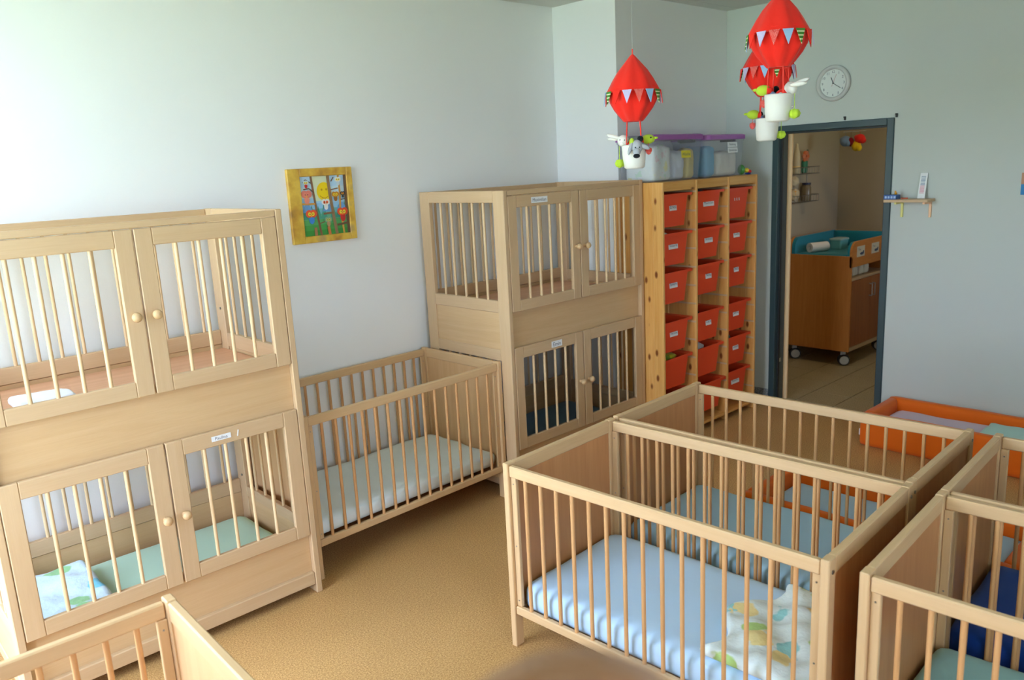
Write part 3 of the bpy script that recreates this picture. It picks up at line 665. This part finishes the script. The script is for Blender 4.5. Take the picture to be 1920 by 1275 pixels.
def mobile(label, loc, rz, brz, order=0):
    """loc = middle of the envelope's widest line; brz turns the basket (local +x reads as 'right' from the room's window side)"""
    t = thing('balloon_mobile', label, 'mobile', loc, rz, 'red hot-air balloon mobiles')
    g = lambda k: (lambda tt_, j: 1-k*(.5-.5*cos(8*tt_))*(1 if j > 1 else 0))
    cap = [(.004, .150), (.012, .143), (.034, .118), (.066, .082), (.090, .046), (.107, .016), (.117, -.002), (.118, -.008), (.115, -.009), (.108, .010)]
    ob('envelope_top', lambda: M().lathe(cap, 64, 0, g(.07)), BALR, t, 'btop')
    low = [(.104, .012), (.112, -.008), (.112, -.026), (.106, -.048), (.089, -.078), (.065, -.108), (.046, -.129), (.041, -.132), (.037, -.124), (.060, -.096)]
    ob('envelope_bottom', lambda: M().lathe(low, 64, 0, lambda tt_, j: 1-.12*(.5-.5*cos(8*tt_+.9))*(j > 0)), BALR, t, 'bbot')
    cols = [LILAC, DOTS, SKYB, STRI, BALR]
    for k in range(15):
        a = 2*pi*k/15
        def pen():
            return M().add([(.003, -.0205, .004), (.003, .0205, .004), (.011, 0, -.052), (.0, -.0205, .004), (.0, .0205, .004), (.008, 0, -.052)], [(0, 2, 1), (3, 4, 5), (0, 3, 5, 2), (1, 2, 5, 4), (0, 1, 4, 3)])
        ob('pennant', pen, cols[k % 5], t, f'pen{cols[k % 5].name}', (.1175*cos(a), .1175*sin(a), -.008), (0, 0, a))
    ob('hanging_loop', lambda: M().cyl((0, 0, .145), (0, 0, .172), .0026, n=6), CORDR, t, 'bloop')
    ob('thread', M().cyl((0, 0, .17), (0, 0, H-loc[2]), .0006, n=5), THREAD, t)
    bz = -.262
    for k in range(4):
        a = brz+pi/4+k*pi/2
        ob('ribbon', M().cyl((.040*cos(a), .040*sin(a), -.128), (.046*cos(a), .046*sin(a), bz+.03), .003 if k % 2 else .0018, n=6), CORDR, t)
    bk = ob('basket', lambda: M().lathe([(.0, -.072), (.036, -.072), (.045, -.066), (.050, -.03), (.053, .028), (.051, .032), (.047, .026), (.045, -.04), (0, -.05)], 24, 0, lambda tt_, j: 1+.03*sin(3*tt_+j)), FELT, t, 'bbask', (0, 0, bz))
    bk.rotation_euler.z = brz
    # white rabbit in a red shirt leaning out, ears flopping away
    r = M().ell((0, 0, 0), (.026, .024, .026)).ell((-.006, -.014, -.012), (.012, .012, .010))
    r.ell((-.040, .006, .020), (.038, .008, .009), 8, 6, 0, Matrix.Rotation(.30, 4, 'Y')).ell((-.036, .024, .012), (.036, .008, .009), 8, 6, 0, Matrix.Rotation(.05, 4, 'Y'))
    r.ell((.030, .004, -.020), (.028, .022, .021), 12, 8, 1).ell((.030, -.022, -.022), (.010, .016, .010), 8, 6, 0).ell((.030, .026, -.022), (.010, .014, .009), 8, 6, 0)
    r.ell((-.014, -.019, .005), (.0026, .0026, .0026), 6, 4, 2).ell((.006, -.024, .003), (.0026, .0026, .0026), 6, 4, 2)
    ob('rabbit_figure', lambda: r, [FELT, FELTR, FELTK], bk, 'brab', (-.046, -.010, .050))
    # grey dog with black snout hanging over the rim
    d = M().ell((0, 0, 0), (.024, .022, .030)).ell((-.002, -.014, -.022), (.017, .016, .018)).ell((-.003, -.022, -.040), (.015, .014, .010), 10, 6, 1)
    d.ell((-.030, -.004, -.008), (.008, .009, .028), 8, 6, 3, Matrix.Rotation(.3, 4, 'Y')).ell((.032, -.002, -.002), (.026, .008, .010), 8, 6, 3, Matrix.Rotation(.4, 4, 'Y')).ell((.014, .004, .032), (.014, .013, .014), 10, 6, 1)
    d.ell((-.022, .006, .020), (.012, .012, .018), 8, 6, 2).ell((-.008, -.022, -.004), (.003, .003, .003), 6, 4, 1).ell((.010, -.021, -.004), (.003, .003, .003), 6, 4, 1)
    ob('dog_figure', lambda: d, [FELTG, FELTK, FELTL, FELTG], bk, 'bdog', (.014, -.056, .022))
    # lime bird with a blue tail
    b = M().ell((0, 0, 0), (.030, .019, .021)).ell((.032, 0, .004), (.012, .006, .006), 8, 6, 0).ell((-.024, 0, -.003), (.014, .014, .014), 10, 6, 1).ell((-.038, -.004, -.018), (.022, .010, .010), 8, 6, 2, Matrix.Rotation(-.6, 4, 'Y'))
    b.ell((.012, -.016, .006), (.004, .004, .004), 6, 4, 3)
    ob('bird_figure', lambda: b, [FELTL, FELTR, FELTB, FELTK], bk, 'bbird', (.062, -.006, .052))
    ob('berry_charm', lambda: M().lathe([(0, -.020), (.009, -.014), (.0145, -.002), (.013, .009), (0, .014)], 12).cyl((0, 0, .01), (0, 0, .05), .0012, n=5), DOTS, bk, 'bberry', (.064, -.018, .004))
    ob('star_charm', lambda: M().lathe([(0, -.021), (.017, -.013), (.022, 0), (.015, .015), (0, .018)], 20, 0, lambda tt_, j: 1+.18*cos(5*tt_)).cyl((0, 0, .014), (0, 0, .075), .0014, n=5), FELTL, bk, 'bstar', (-.064, -.004, -.046))
    return t
mobile('red hot-air balloon mobile with plush animals, hanging before the clear boxes', (2.903, 2.274, 2.142), radians(206), radians(308-206))
mobile('nearer of two overlapping red balloon mobiles, touching the top frame edge', (3.023, 1.653, 2.300), radians(176), radians(299+160-176))
mobile('farther red balloon mobile, partly hidden behind another beside the clock', (3.541, 1.989, 2.235), radians(155), radians(299+185-155))

# ------------------------------------------------------------------ painting
pt = thing('painting', 'square owl painting with sun and trees in a mottled golden frame', 'painting', (2.059, YW-.001, 1.4965))
PS = .391
GOLD = base('painted_gold_frame', (176, 140, 50), .5)
gv = mapped(GOLD, (1, 1, 1)); gr_ = ramp(GOLD, [(.3, (140, 102, 50)), (.45, (196, 148, 56)), (.6, (222, 184, 74)), (.75, (178, 146, 98))]); lk(GOLD, noise(GOLD, gv, 9, 4).outputs['Fac'], gr_.inputs[0])
lk(GOLD, gr_.outputs[0], GOLD.node_tree.nodes['Principled BSDF'].inputs['Base Color'])
a, b = .055, .05
for nm, q in (('frame_left', (0, .072, 0, PS)), ('frame_right', (PS-.038, PS, 0, PS)), ('frame_top', (.072, PS-.038, PS-.042, PS)), ('frame_bottom', (.072, PS-.038, 0, .036))):
    ob('frame_side', M().box(q[0], q[1], -.022, 0, q[2], q[3], 0, .003), GOLD, pt)
pm = {}
pmats = []
def pc(rgb):
    if rgb not in pm: pm[rgb] = len(pmats); pmats.append(base('paint_%d_%d_%d' % rgb, rgb, .45))
    return pm[rgb]
pic = M(); lay = [-.010]
def U(u, v): return (.072+u*(PS-.110), lay[0], .036+(1-v)*(PS-.078))
def poly(pts, rgb):
    lay[0] -= .00012; pic.add([U(*q) for q in pts], [tuple(range(len(pts)))[::-1]], pc(rgb))
def disc(u, v, ru, rv, rgb, n=18): poly([(u+ru*cos(2*pi*k/n), v+rv*sin(2*pi*k/n)) for k in range(n)], rgb)
def branch(pts, w0, rgb):
    for (u0, v0), (u1, v1) in zip(pts[:-1], pts[1:]):
        dx, dy = u1-u0, v1-v0; l = sqrt(dx*dx+dy*dy) or 1; nx, ny = -dy/l*w0, dx/l*w0
        poly([(u0+nx, v0+ny), (u1+nx, v1+ny), (u1-nx, v1-ny), (u0-nx, v0-ny)], rgb)
sky = [(190, 222, 242), (190, 222, 242), (204, 228, 238), (214, 232, 236), (166, 210, 240), (150, 198, 232), (120, 180, 190), (100, 170, 140), (86, 164, 100), (70, 152, 74), (58, 140, 60)]
for i, c in enumerate(sky): poly([(0, i/11), (1, i/11), (1, (i+1)/11), (0, (i+1)/11)], c)
poly([(.26, 0), (.6, 0), (.6, .42), (.3, .42)], (216, 224, 190))
for u, h in ((.05, .5), (.2, .48), (.34, .5), (.46, .47), (.66, .46), (.78, .5), (.92, .44)): poly([(u-.07, .72), (u+.07, .72), (u, h)], (70, 150, 130))
for u in (.12, .55, .86): poly([(u-.12, .6), (u+.12, .6), (u+.03, .46), (u-.05, .47)], (110, 160, 214))
disc(.50, .26, .16, .155, (240, 206, 20)); disc(.45, .23, .02, .02, (196, 150, 20)); disc(.55, .23, .02, .02, (196, 150, 20))
branch([(.40, .33), (.46, .37), (.52, .375), (.58, .35)], .006, (180, 130, 20))
BR = (132, 96, 66); DK = (104, 78, 58); TAN = (206, 150, 70)
branch([(.24, 0), (.27, .3), (.30, .6), (.36, 1)], .022, BR); branch([(.60, 0), (.62, .35), (.66, .7), (.70, 1)], .032, (142, 112, 82))
branch([(.83, 0), (.84, .3), (.82, .55), (.86, 1)], .020, TAN); branch([(.97, 0), (.96, .5), (.97, 1)], .03, DK)
branch([(.27, .27), (.18, .2), (.06, .21)], .01, DK); branch([(.24, .12), (.12, .05), (.05, .1)], .008, DK); branch([(.28, .46), (.12, .46), (0, .45)], .016, TAN)
branch([(.44, .64), (.66, .63)], .016, BR); branch([(.72, .85), (.98, .82)], .018, DK); branch([(.34, .8), (.46, .77)], .008, BR); branch([(.66, .1), (.72, .03)], .01, DK)
branch([(.84, .42), (.96, .4)], .008, DK); branch([(.64, .24), (.8, .22)], .01, BR); branch([(.24, .86), (.24, 1)], .03, (170, 120, 84)); branch([(.52, .86), (.54, 1)], .03, (190, 110, 60))
def owl(u, v, s, head, body, eye=(240, 214, 60)):
    disc(u, v+.075*s, .045*s, .06*s, body); disc(u-.035*s, v, .055*s, .05*s, head); disc(u+.035*s, v, .055*s, .05*s, head)
    for q in (-1, 1): disc(u+q*.028*s, v+.005*s, .026*s, .026*s, eye, 12); disc(u+q*.022*s, v+.008*s, .008*s, .008*s, (40, 30, 20), 8)
    poly([(u-.014*s, v+.025*s), (u+.014*s, v+.025*s), (u, v+.05*s)], (230, 170, 40))
owl(.12, .10, .7, (196, 214, 220), (200, 40, 40)); owl(.11, .29, 1.25, (214, 120, 104), (226, 140, 120), (220, 130, 110)); owl(.17, .62, 1.3, (222, 84, 44), (60, 130, 210))
owl(.50, .44, 1.0, (236, 236, 230), (226, 226, 226), (220, 90, 40)); owl(.52, .74, .9, (130, 160, 130), (180, 140, 100), (190, 190, 90)); owl(.72, .32, .9, (190, 130, 40), (150, 100, 40))
owl(.80, .07, .8, (226, 230, 230), (200, 214, 224)); owl(.88, .31, .6, (40, 44, 50), (40, 44, 50), (230, 150, 40)); owl(.84, .62, 1.3, (216, 70, 34), (190, 44, 40))
ob('picture', pic, pmats, pt)
ob('backing', M().box(.05, PS-.03, -.010, -.002, .02, PS-.03), BLACK, pt)

# ------------------------------------------------------------------ clock wall
ck = thing('wall_clock', 'round grey-rimmed wall clock with white dial above the doorway', 'clock', (XW-.0005, 2.542, 2.273), 0)
ck.rotation_euler = (0, 0, -pi/2)            # local -Y faces the room
CR = .116
def lathe_y(prof, n=40):
    mb = M().lathe(prof, n); mb.V = [(x, -z, y) for x, y, z in mb.V]; return mb
ob('rim', lathe_y([(CR*.97, 0), (CR, .006), (CR*.985, .022), (CR*.9, .030), (CR*.78, .024), (CR*.76, .012)]), base('clock_rim', (196, 198, 194), .45), ck)
ob('dial', lathe_y([(0, .012), (CR*.77, .012)]), base('clock_dial', (222, 228, 222), .6), ck)
num = M()
for k in range(1, 13):
    an = 2*pi*k/12; write(num, str(k), .02, .016, 0, -.0128, CR*.63*sin(an), CR*.63*cos(an))
ob('numerals', num, INK, ck)
def hand(an, l, w_, col, y, back=.0):
    d = Vector((sin(an), 0, cos(an))); s_ = Vector((cos(an), 0, -sin(an)))
    p = [s_*w_-d*back, s_*w_+d*l, -s_*w_+d*l, -s_*w_-d*back]
    ob('hand', M().add([(q.x, y, q.z) for q in p]+[(q.x, y+.0008, q.z) for q in p], [(0,1,2,3), (7,6,5,4), (0,4,5,1), (1,5,6,2), (2,6,7,3), (3,7,4,0)]), col, ck)
GR = base('clock_hand', (60, 64, 66), .5)
hand(radians(339), .042, .0022, GR, -.0145); hand(radians(123), .062, .0016, GR, -.0158); hand(radians(22), .060, .0008, base('second_hand', (196, 120, 116), .5), -.0172, .022)
ob('hub', lathe_y([(0, .019), (.004, .0185), (.004, .012)], 12), GR, ck)
for i, (y, z) in enumerate(((2.457, 2.042), (2.125, 2.036))):
    o = ob('door_hook', M().box(-.012, .0, -.006, .006, -.012, .012, 0, .002).box(-.02, -.01, -.006, .006, .004, .012, 0, .002), BLACK, None, None, (XW-.0002, y, z))
    tag(o, ['small black hook on the wall above the middle of the doorway', 'small black hook on the wall at the doorway top right corner'][i], 'hook', 'hooks above the doorway')
# little wall shelf
ws = thing('wall_shelf', 'small pale wooden shelf on the wall right of the doorway', 'shelf', (XW, 2.0, 1.5), 0)
ob('board', M().box(-.13, -.0005, -.133, .133, 0, .018, 0, .002), BIRCH[1], ws)
IRI = base('foil_yellow', (226, 220, 130), .3); IRI2 = base('foil_peach', (244, 196, 150), .3)
for y, m_ in ((.062, IRI), (-.108, IRI2)):
    ob('bracket', M().box(-.12, -.001, y-.007, y+.007, -.012, -.0002, 0, .001).box(-.013, -.001, y-.007, y+.007, -.1, -.012, 0, .001), m_, ws)
tm = thing('thermometer_card', 'white thermometer card with pink and blue scale leaning on the wall shelf', 'thermometer', (XW-.042, 1.938, 1.5182), 0)
tm.rotation_euler = (0, radians(13), 0)
ob('plate', M().box(-.003, .003, -.022, .022, .0006, .16, 0, .001), WHITE, tm)
PINK = base('scale_pink', (222, 150, 166), .6); BLUG = base('scale_blue', (140, 156, 176), .6)
for k in range(13):
    ob('scale_mark', lambda: M().box(-.0042, -.0031, -.013, .013, -.0022, .0022), PINK if k < 6 else BLUG, tm, f'smark{k<6}', (0, 0, .035+.0085*k))
bb = ob('cardboard_box', M().box(-.035, .035, -.038, .038, 0, .028, 0, .001), base('box_blue', (44, 84, 150), .5), None, None, (XW-.085, 2.098, 1.5182))
tag(bb, 'flat blue printed box lying on the wall shelf', 'box')
mk = M(); rnd = random.Random(5)
for k in range(4): mk.box(-.0362, -.0352, .03-.018*k-.012, .03-.018*k, .007, .021)
ob('print', mk, base('print_pale', (170, 196, 226), .6), bb)
yo = ob('rubber_duck', M().ell((0, 0, .008), (.011, .009, .008)).ell((-.006, 0, .019), (.006, .006, .006)), base('duck_yellow', (214, 150, 30), .4), None, None, (XW-.085, 2.075, 1.5464))
tag(yo, 'tiny orange-yellow toy standing on the blue box', 'toy')
cr = ob('crayon', M().cyl((0, -.02, .004), (0, .02, .004), .004, n=8), base('crayon_red', (196, 90, 60), .5), None, None, (XW-.06, 2.03, 1.5182))
tag(cr, 'short reddish crayon lying on the wall shelf', 'crayon')
po = ob('poster', M().box(-.004, 0, -.3, .0, 0, .06, 0).box(-.004, 0, -.3, 0, .06, .125, 1), [base('poster_blue', (30, 120, 180), .6), base('poster_brown', (180, 130, 100), .6)], None, None, (XW-.0005, 1.405, 1.535))
tag(po, 'blue and brown poster edge at the right frame edge', 'poster')

# ------------------------------------------------------------------ orange foam beds
ORANGE = fabric('orange_cover', (226, 104, 22), .1, .55, 3)
def foam_bed(label, x0, x1, y0, y1, h, bw, tagged):
    t = thing('foam_bed', label, 'foam bed', ((x0+x1)/2, (y0+y1)/2, 0), 0, 'orange foam beds on the floor')
    hx, hy = (x1-x0)/2, (y1-y0)/2
    ob('bolster', M().soft(-hx, -hx+bw, -hy, hy, 0, h, .022, 6, 30, 8, .0012, 8, 1), ORANGE, t)
    ob('bolster', M().soft(hx-bw, hx, -hy, hy, 0, h, .022, 6, 30, 8, .0012, 8, 2), ORANGE, t)
    ob('bolster', M().soft(-hx+bw-.012, hx-bw+.012, hy-bw, hy, 0.001, h-.001, .022, 20, 6, 8, .0012, 8, 3), ORANGE, t)
    ob('bolster', M().soft(-hx+bw-.012, hx-bw+.012, -hy, -hy+bw, 0.001, h-.001, .022, 20, 6, 8, .0012, 8, 4), ORANGE, t)
    ob('base', M().box(-hx+bw-.01, hx-bw+.01, -hy+bw-.01, hy-bw+.01, 0.001, .03), ORANGE, t)
    if tagged: ob('care_tag', M().box(-.012, .012, 0, .012, .06, .10), PAPER, t, None, (-hx+.04, hy-.001, 0))
    return t
BXF = 4.868
foam_bed('orange foam bed with lilac mattress against the clock wall', BXF, XW-.016, .86, 2.06, .215, .065, True)
foam_bed('orange foam bed with pale blue mattress behind the slatted cribs', 3.335, 3.87, .78, 1.99, .205, .065, False)
o = ob('foam_mattress', M().soft(BXF+.075, XW-.091, .935, 1.985, .034, .15, .03, 16, 30, 4, .002, 8, 5), fabric('sheet_lilac', (222, 206, 222))); tag(o, 'pale lilac mattress inside the orange bed at the wall', 'mattress', 'foam bed mattresses')
o = ob('foam_mattress', M().soft(3.41, 3.795, .855, 1.915, .034, .14, .03, 16, 30, 4, .002, 8, 6), fabric('sheet_sky', (176, 204, 228))); tag(o, 'pale blue mattress inside the orange bed behind the cribs', 'mattress', 'foam bed mattresses')
o = ob('folded_blanket', M().soft(BXF+.09, XW-.15, .98, 1.42, .157, .19, .017, 14, 20, 3, .004, 12, 7), fabric('blanket_mint', (188, 222, 212))); tag(o, 'mint green blanket lying on the lilac foam bed mattress', 'blanket')

# ------------------------------------------------------------------ washroom furniture
ct = thing('changing_table', 'wheeled wooden changing table with turquoise padded top beyond the doorway', 'changing table', (6.67, 2.945, 0))
TX, TY = .80, .565
ob('side_panel', M().box(0, .018, 0, TY, .128, .955, 0, .002), DARKV[2], ct)
ob('side_panel', M().box(TX-.018, TX, 0, TY, .128, .955, 0, .002), DARKV[2], ct)
ob('bottom_panel', M().box(.018, TX-.018, .018, TY, .128, .15), DARKV[0], ct)
ob('front_edge', M().box(.018, TX-.018, 0, .018, .128, .162, 0, .002), BIRCH[0], ct)
ob('back_panel', M().box(.018, TX-.018, TY-.012, TY, .15, .955), DARKV[0], ct)
ob('top_panel', M().box(.018, TX-.018, .018, TY-.012, .895, .915), DARKV[0], ct)
ob('shelf_board', M().box(.018, TX-.018, 0.002, TY-.012, .742, .762, 0, .002), BIRCH[0], ct)
for i in range(2):
    xa = .02+i*(TX-.036)/2; d = ob('door', M().box(xa+.001, xa+(TX-.04)/2-.001, -.001, .016, .165, .738, 0, .002), wood('door_veneer', (168, 98, 46), (150, 84, 38), 2), ct)
    xh = .37 if i == 0 else .425
    ob('handle', M().tube([(xh, -.001, .575), (xh, -.028, .575), (xh, -.028, .68), (xh, -.001, .68)], .005, 8), STEEL, d)
# padded rim
def rim_board(mb, x0, x1, y0, y1, z0, z1, r, axis, mi=0):
    """upright board with its front upper corner rounded off"""
    pts = [(x0 if axis == 0 else y0, z0), (x1 if axis == 0 else y1, z0), (x1 if axis == 0 else y1, z1)]
    a0 = x0 if axis == 0 else y0
    pts += [(a0+r-r*sin(pi/2*k/6), z1-r+r*cos(pi/2*k/6)) for k in range(7)]
    n = len(pts)
    if axis == 0: A = [(u, y0, v_) for u, v_ in pts]; B = [(u, y1, v_) for u, v_ in pts]
    else: A = [(x0, u, v_) for u, v_ in pts]; B = [(x1, u, v_) for u, v_ in pts]
    mb.add(A+B, [tuple(range(n)), tuple(range(n, 2*n))[::-1]]+[(k, n+k, n+(k+1) % n, (k+1) % n) for k in range(n)], mi); return mb
TURQ = fabric('turquoise_vinyl', (40, 136, 156), .05, .35)
ob('rim_board', rim_board(M(), .0, TX, 0, .018, .86, 1.075, .09, 0), DARKV[0], ct)
ob('rim_board', rim_board(M(), .0, TX, TY-.018, TY, .955, 1.10, .09, 0), DARKV[0], ct)
ob('rim_board', M().box(TX-.018, TX, .018, TY-.018, .955, 1.10, 0, .002), DARKV[1], ct)
ob('rim_pad', rim_board(M(), .012, TX-.02, .019, .044, .955, 1.07, .08, 0), TURQ, ct)
ob('rim_pad', rim_board(M(), .012, TX-.02, TY-.05, TY-.019, .955, 1.10, .09, 0), TURQ, ct)
ob('rim_pad', M().soft(TX-.05, TX-.019, .046, TY-.052, .955, 1.10, .012, 4, 12, 6), TURQ, ct)
ob('changing_pad', M().soft(.02, TX-.052, .046, TY-.052, .916, .965, .02, 16, 12, 4), TURQ, ct)
ob('label_card', M(), None, ct, None) if 0 else None
for k, xx in enumerate((.17, .46)):
    mb = M().box(-.075, .075, -.0012, .0004, -.045, .045, 0); write(mb, 'Tina' if k == 0 else 'Tom', .05, .03, 1, -.0016, -.03, .018)
    mb.ell((.02, -.0014, -.02), (.04, .0006, .012), 10, 6, 1).ell((.05, -.0014, -.008), (.012, .0006, .012), 8, 6, 1)
    ob('label_card', mb, [base('card_cream', (214, 204, 178), .7), INK], ct, None, (xx, -.0006, .985))
for i, (x, y) in enumerate(((.035, .06), (.035, TY-.055), (TX-.06, .06), (TX-.06, TY-.055))):
    cs = ob('caster', M().box(-.014, .014, -.02, .02, .088, .126, 0, .004).cyl((0, 0, .09), (0, 0, .128), .014, n=10), base('caster_grey', (176, 172, 164), .4), ct, None, (x, y, 0), (0, 0, radians(35)))
    for s in (-1, 1):
        whl = ob('wheel', M().cyl((s*.014, -.006, .05), (s*.034, -.006, .05), .05, .046, n=24), BLACK, cs)
        # hub sits proud of the tyre on the outer side
        whl.data.materials.append(base('hub_grey', (186, 182, 172), .4))
        hb_ = M().cyl((s*.0345, -.006, .05), (s*.0375, -.006, .05), .038, .036, n=24); me = hb_.mesh('hub', MATS['hub_grey'])
        o = bpy.data.objects.new('hub', me); COL.objects.link(o); o.parent = cs
pr_ = ob('paper_roll', M().cyl((0, 0, 0), (.0, .19, 0), .042, n=24, caps=False).cyl((0, 0, 0), (0, .19, 0), .018, n=16, caps=False)
         .add([(.042*cos(2*pi*k/24), 0, .042*sin(2*pi*k/24)) for k in range(24)]+[(.018*cos(2*pi*k/24), 0, .018*sin(2*pi*k/24)) for k in range(24)], [(k, (k+1) % 24, 24+(k+1) % 24, 24+k) for k in range(24)])
         .add([(.042*cos(2*pi*k/24), .19, .042*sin(2*pi*k/24)) for k in range(24)]+[(.018*cos(2*pi*k/24), .19, .018*sin(2*pi*k/24)) for k in range(24)], [(k, 24+k, 24+(k+1) % 24, (k+1) % 24) for k in range(24)]),
         base('tissue', (236, 232, 222), .85), None, None, (6.75, 3.36, 1.0075), (0, 0, radians(-112)))
tag(pr_, 'white paper roll lying on the turquoise changing pad', 'paper roll')
wx = ob('wipes_box', loft(M(), [rrect(.07, .05, .001, .02), rrect(.078, .058, .08, .02)], 0), base('wipes_turq', (120, 186, 190), .3), None, None, (7.13, 3.27, .965))
tag(wx, 'pale turquoise plastic box behind the paper roll on the changing table', 'box')
ob('lid', loft(M(), [rrect(.082, .062, .0805, .022), rrect(.082, .062, .092, .022), rrect(.07, .05, .097, .02)], 0), base('lid_clear', (170, 200, 200), .3), wx)
for k, (x, w_, hh) in enumerate(((6.75, .11, .10), (6.865, .10, .11), (6.985, .09, .12), (7.085, .09, .085))):
    o = ob('diaper_pack', M().soft(-w_/2, w_/2, -.07, .07, 0, hh, .02, 8, 8, 8, .003, 30, k), fabric('diaper_white', (226, 222, 206)), None, None, (x, 3.06, .7645))
    tag(o, ['white diaper stack at the left end of the changing table shelf', 'white diaper stack second from left on the changing table shelf', 'tall white diaper stack third from left on the changing table shelf', 'low white diaper stack farthest right on the changing table shelf'][k], 'diapers', 'diaper stacks in the changing table')
# wire rack on the left wall
WIRE = base('wire_chrome', (150, 146, 136), .35, .5, Metallic=.8)
rk = thing('wire_rack', 'two-tier wire basket rack hanging on the beige wall', 'rack', (6.77, Y2-.001, 1.39))
RL, RD = .45, .11
for z0 in (0, .25):
    wr = M()
    for z in (0, .06): wr.tube([(0, 0, z0+z), (0, -RD, z0+z), (RL, -RD, z0+z), (RL, 0, z0+z)], .003, 6)
    for q in range(10): wr.tube([(RL*q/9, -.001, z0), (RL*q/9, -RD, z0), (RL*q/9, -RD, z0+.06)], .0016, 5)
    ob('basket', wr, WIRE, rk)
for x in (.03, RL-.03): ob('upright', M().cyl((x, -.004, -.01), (x, -.004, .37), .0035, n=6), WIRE, rk)
o = ob('plastic_bottle', M().lathe([(.0, 0), (.032, 0), (.034, .01), (.032, .15), (.022, .2), (.012, .235), (.010, .262), (0, .265)], 16), base('bottle_cream', (200, 186, 150), .4), None, None, (6.885, Y2-.06, 1.646)); tag(o, 'tall cream plastic bottle standing in the upper wire basket', 'bottle')
ob('band', M().cyl((0, 0, .055), (0, 0, .07), .0343, .0341, n=16), base('band_tan', (226, 196, 130), .5), o)
o = thing('flower_bag', 'green and orange flower shaped bag in the upper wire basket', 'bag', (7.04, Y2-.055, 1.645))
ob('stem', M().soft(-.035, .035, -.02, .02, 0, .12, .018, 6, 4, 8, .003, 30, 3), base('bag_green', (50, 120, 90), .6), o)
fl_ = M()
for k in range(6): fl_.ell((.035*cos(k*pi/3), -.01, .15+.03*sin(k*pi/3)), (.025, .015, .024), 8, 6, k % 2)
ob('blossom', fl_, [base('blossom_orange', (206, 110, 60), .6), base('blossom_pink', (200, 120, 90), .6)], o)
ob('leaf', M().ell((.05, 0, .185), (.014, .008, .028), 8, 6), base('leaf_dark', (20, 80, 50), .6), o)
lump('cloth_heap', 'cream and orange cloth heap spilling from the lower wire basket', 'cloth', printed('cloth_cream', (206, 188, 150), [(214, 150, 60), (206, 188, 150), (220, 206, 170)], 18, .3), (6.87, Y2-.056, 1.462), (.06, .036, .055), 31, .14)
lump('wash_mitt', 'hanging cream cloth draped over the lower wire basket top', 'cloth', fabric('cloth_cream2', (206, 190, 156)), (6.86, Y2-.056, 1.578), (.055, .035, .045), 32, .2)
o = ob('glass_jar', M().lathe([(0, 0), (.04, 0), (.042, .01), (.042, .12), (.036, .135), (.036, .145), (0, .146)], 16), base('jar_brown', (126, 112, 84), .25), None, None, (7.08, Y2-.058, 1.394)); tag(o, 'brownish jar with dark lid in the lower wire basket', 'jar')
ob('lid', M().cyl((0, 0, .1465), (0, 0, .165), .039, n=16), base('lid_navy', (34, 34, 66), .4), o)
# small mobile beyond
mo = thing('crib_mobile', 'small plush mobile with red, yellow and blue figures beyond the doorway', 'mobile', (7.2, 3.2, 1.97))
ob('thread', M().cyl((0, 0, .02), (0, 0, H-1.97), .0008, n=5).cyl((0, -.1, .02), (0, .1, .02), .003, n=6), THREAD, mo)
for nm, c, r, m_, zt in (('elephant_figure', (0, .078, -.06), (.035, .035, .035), FELTB, 0), ('red_figure', (0, -.05, -.045), (.03, .035, .03), FELTR, 0), ('yellow_figure', (0, -.02, -.105), (.025, .03, .035), fabric('felt_yellow', (226, 190, 30)), 0), ('doll_figure', (0, .03, -.07), (.02, .02, .03), fabric('felt_wine', (130, 30, 40)), 0)):
    r = tuple(q*1.35 for q in r)
    fb = M().ell(c, r, 12, 8).ell((c[0]-.01, c[1]-.03, c[2]-.018), tuple(q*.62 for q in r), 10, 8).ell((c[0], c[1]+.028, c[2]+.014), tuple(q*.5 for q in r), 10, 6)
    fb.cyl((0, c[1], c[2]+r[2]*.8), (0, max(-.095, min(.095, c[1])), .02), .001, n=5)
    ob(nm, fb, m_, mo)
# ceiling lamp of the washroom (out of view, lights the far room)
lp = thing('ceiling_lamp', 'warm round ceiling lamp of the room beyond the doorway', 'lamp', (6.35, 2.55, H))
ob('lamp_base', M().cyl((0, 0, -.03), (0, 0, -.001), .16, n=24), WHITE, lp)
ld = bpy.data.lights.new('lamp_light', 'AREA'); ld.shape = 'DISK'; ld.size = .3; ld.energy = 7; ld.color = (1, .72, .40)
lo = bpy.data.objects.new('lamp_light', ld); COL.objects.link(lo); lo.parent = lp; lo.location = (0, 0, -.04)

# ------------------------------------------------------------------ soft brown shape right before the lens
FUR = fabric('brown_fur', (150, 106, 76), .5, .95, 40)
def near_shape():
    c = Vector((.2025, .1925, 1.586))
    t = thing('plush_toy', 'blurred brown soft rounded shape at the bottom frame edge, close up', 'soft toy', c)
    ob('head', M().ell((0, 0, 0), (.068, .068, .066), 24, 16), FUR, t)
    ob('body', M().ell((0, 0, -.12), (.075, .07, .085), 24, 14), FUR, t)
    for s in (-1, 1):
        ob('arm', M().ell((s*.06, -s*.06, -.10), (.03, .03, .06), 12, 8), FUR, t)
        ob('leg', M().ell((s*.035, -s*.035, -.21), (.035, .035, .055), 12, 8), FUR, t)
    ob('stick', M().cyl((0, 0, -.28), (0, 0, .02-c.z), .012, n=10), BEECH[2], t)
    ob('foot', M().cyl((0, 0, .02-c.z), (0, 0, .0005-c.z), .12, .13, n=24), BEECH[0], t)
near_shape()
bpy.context.view_layer.update()
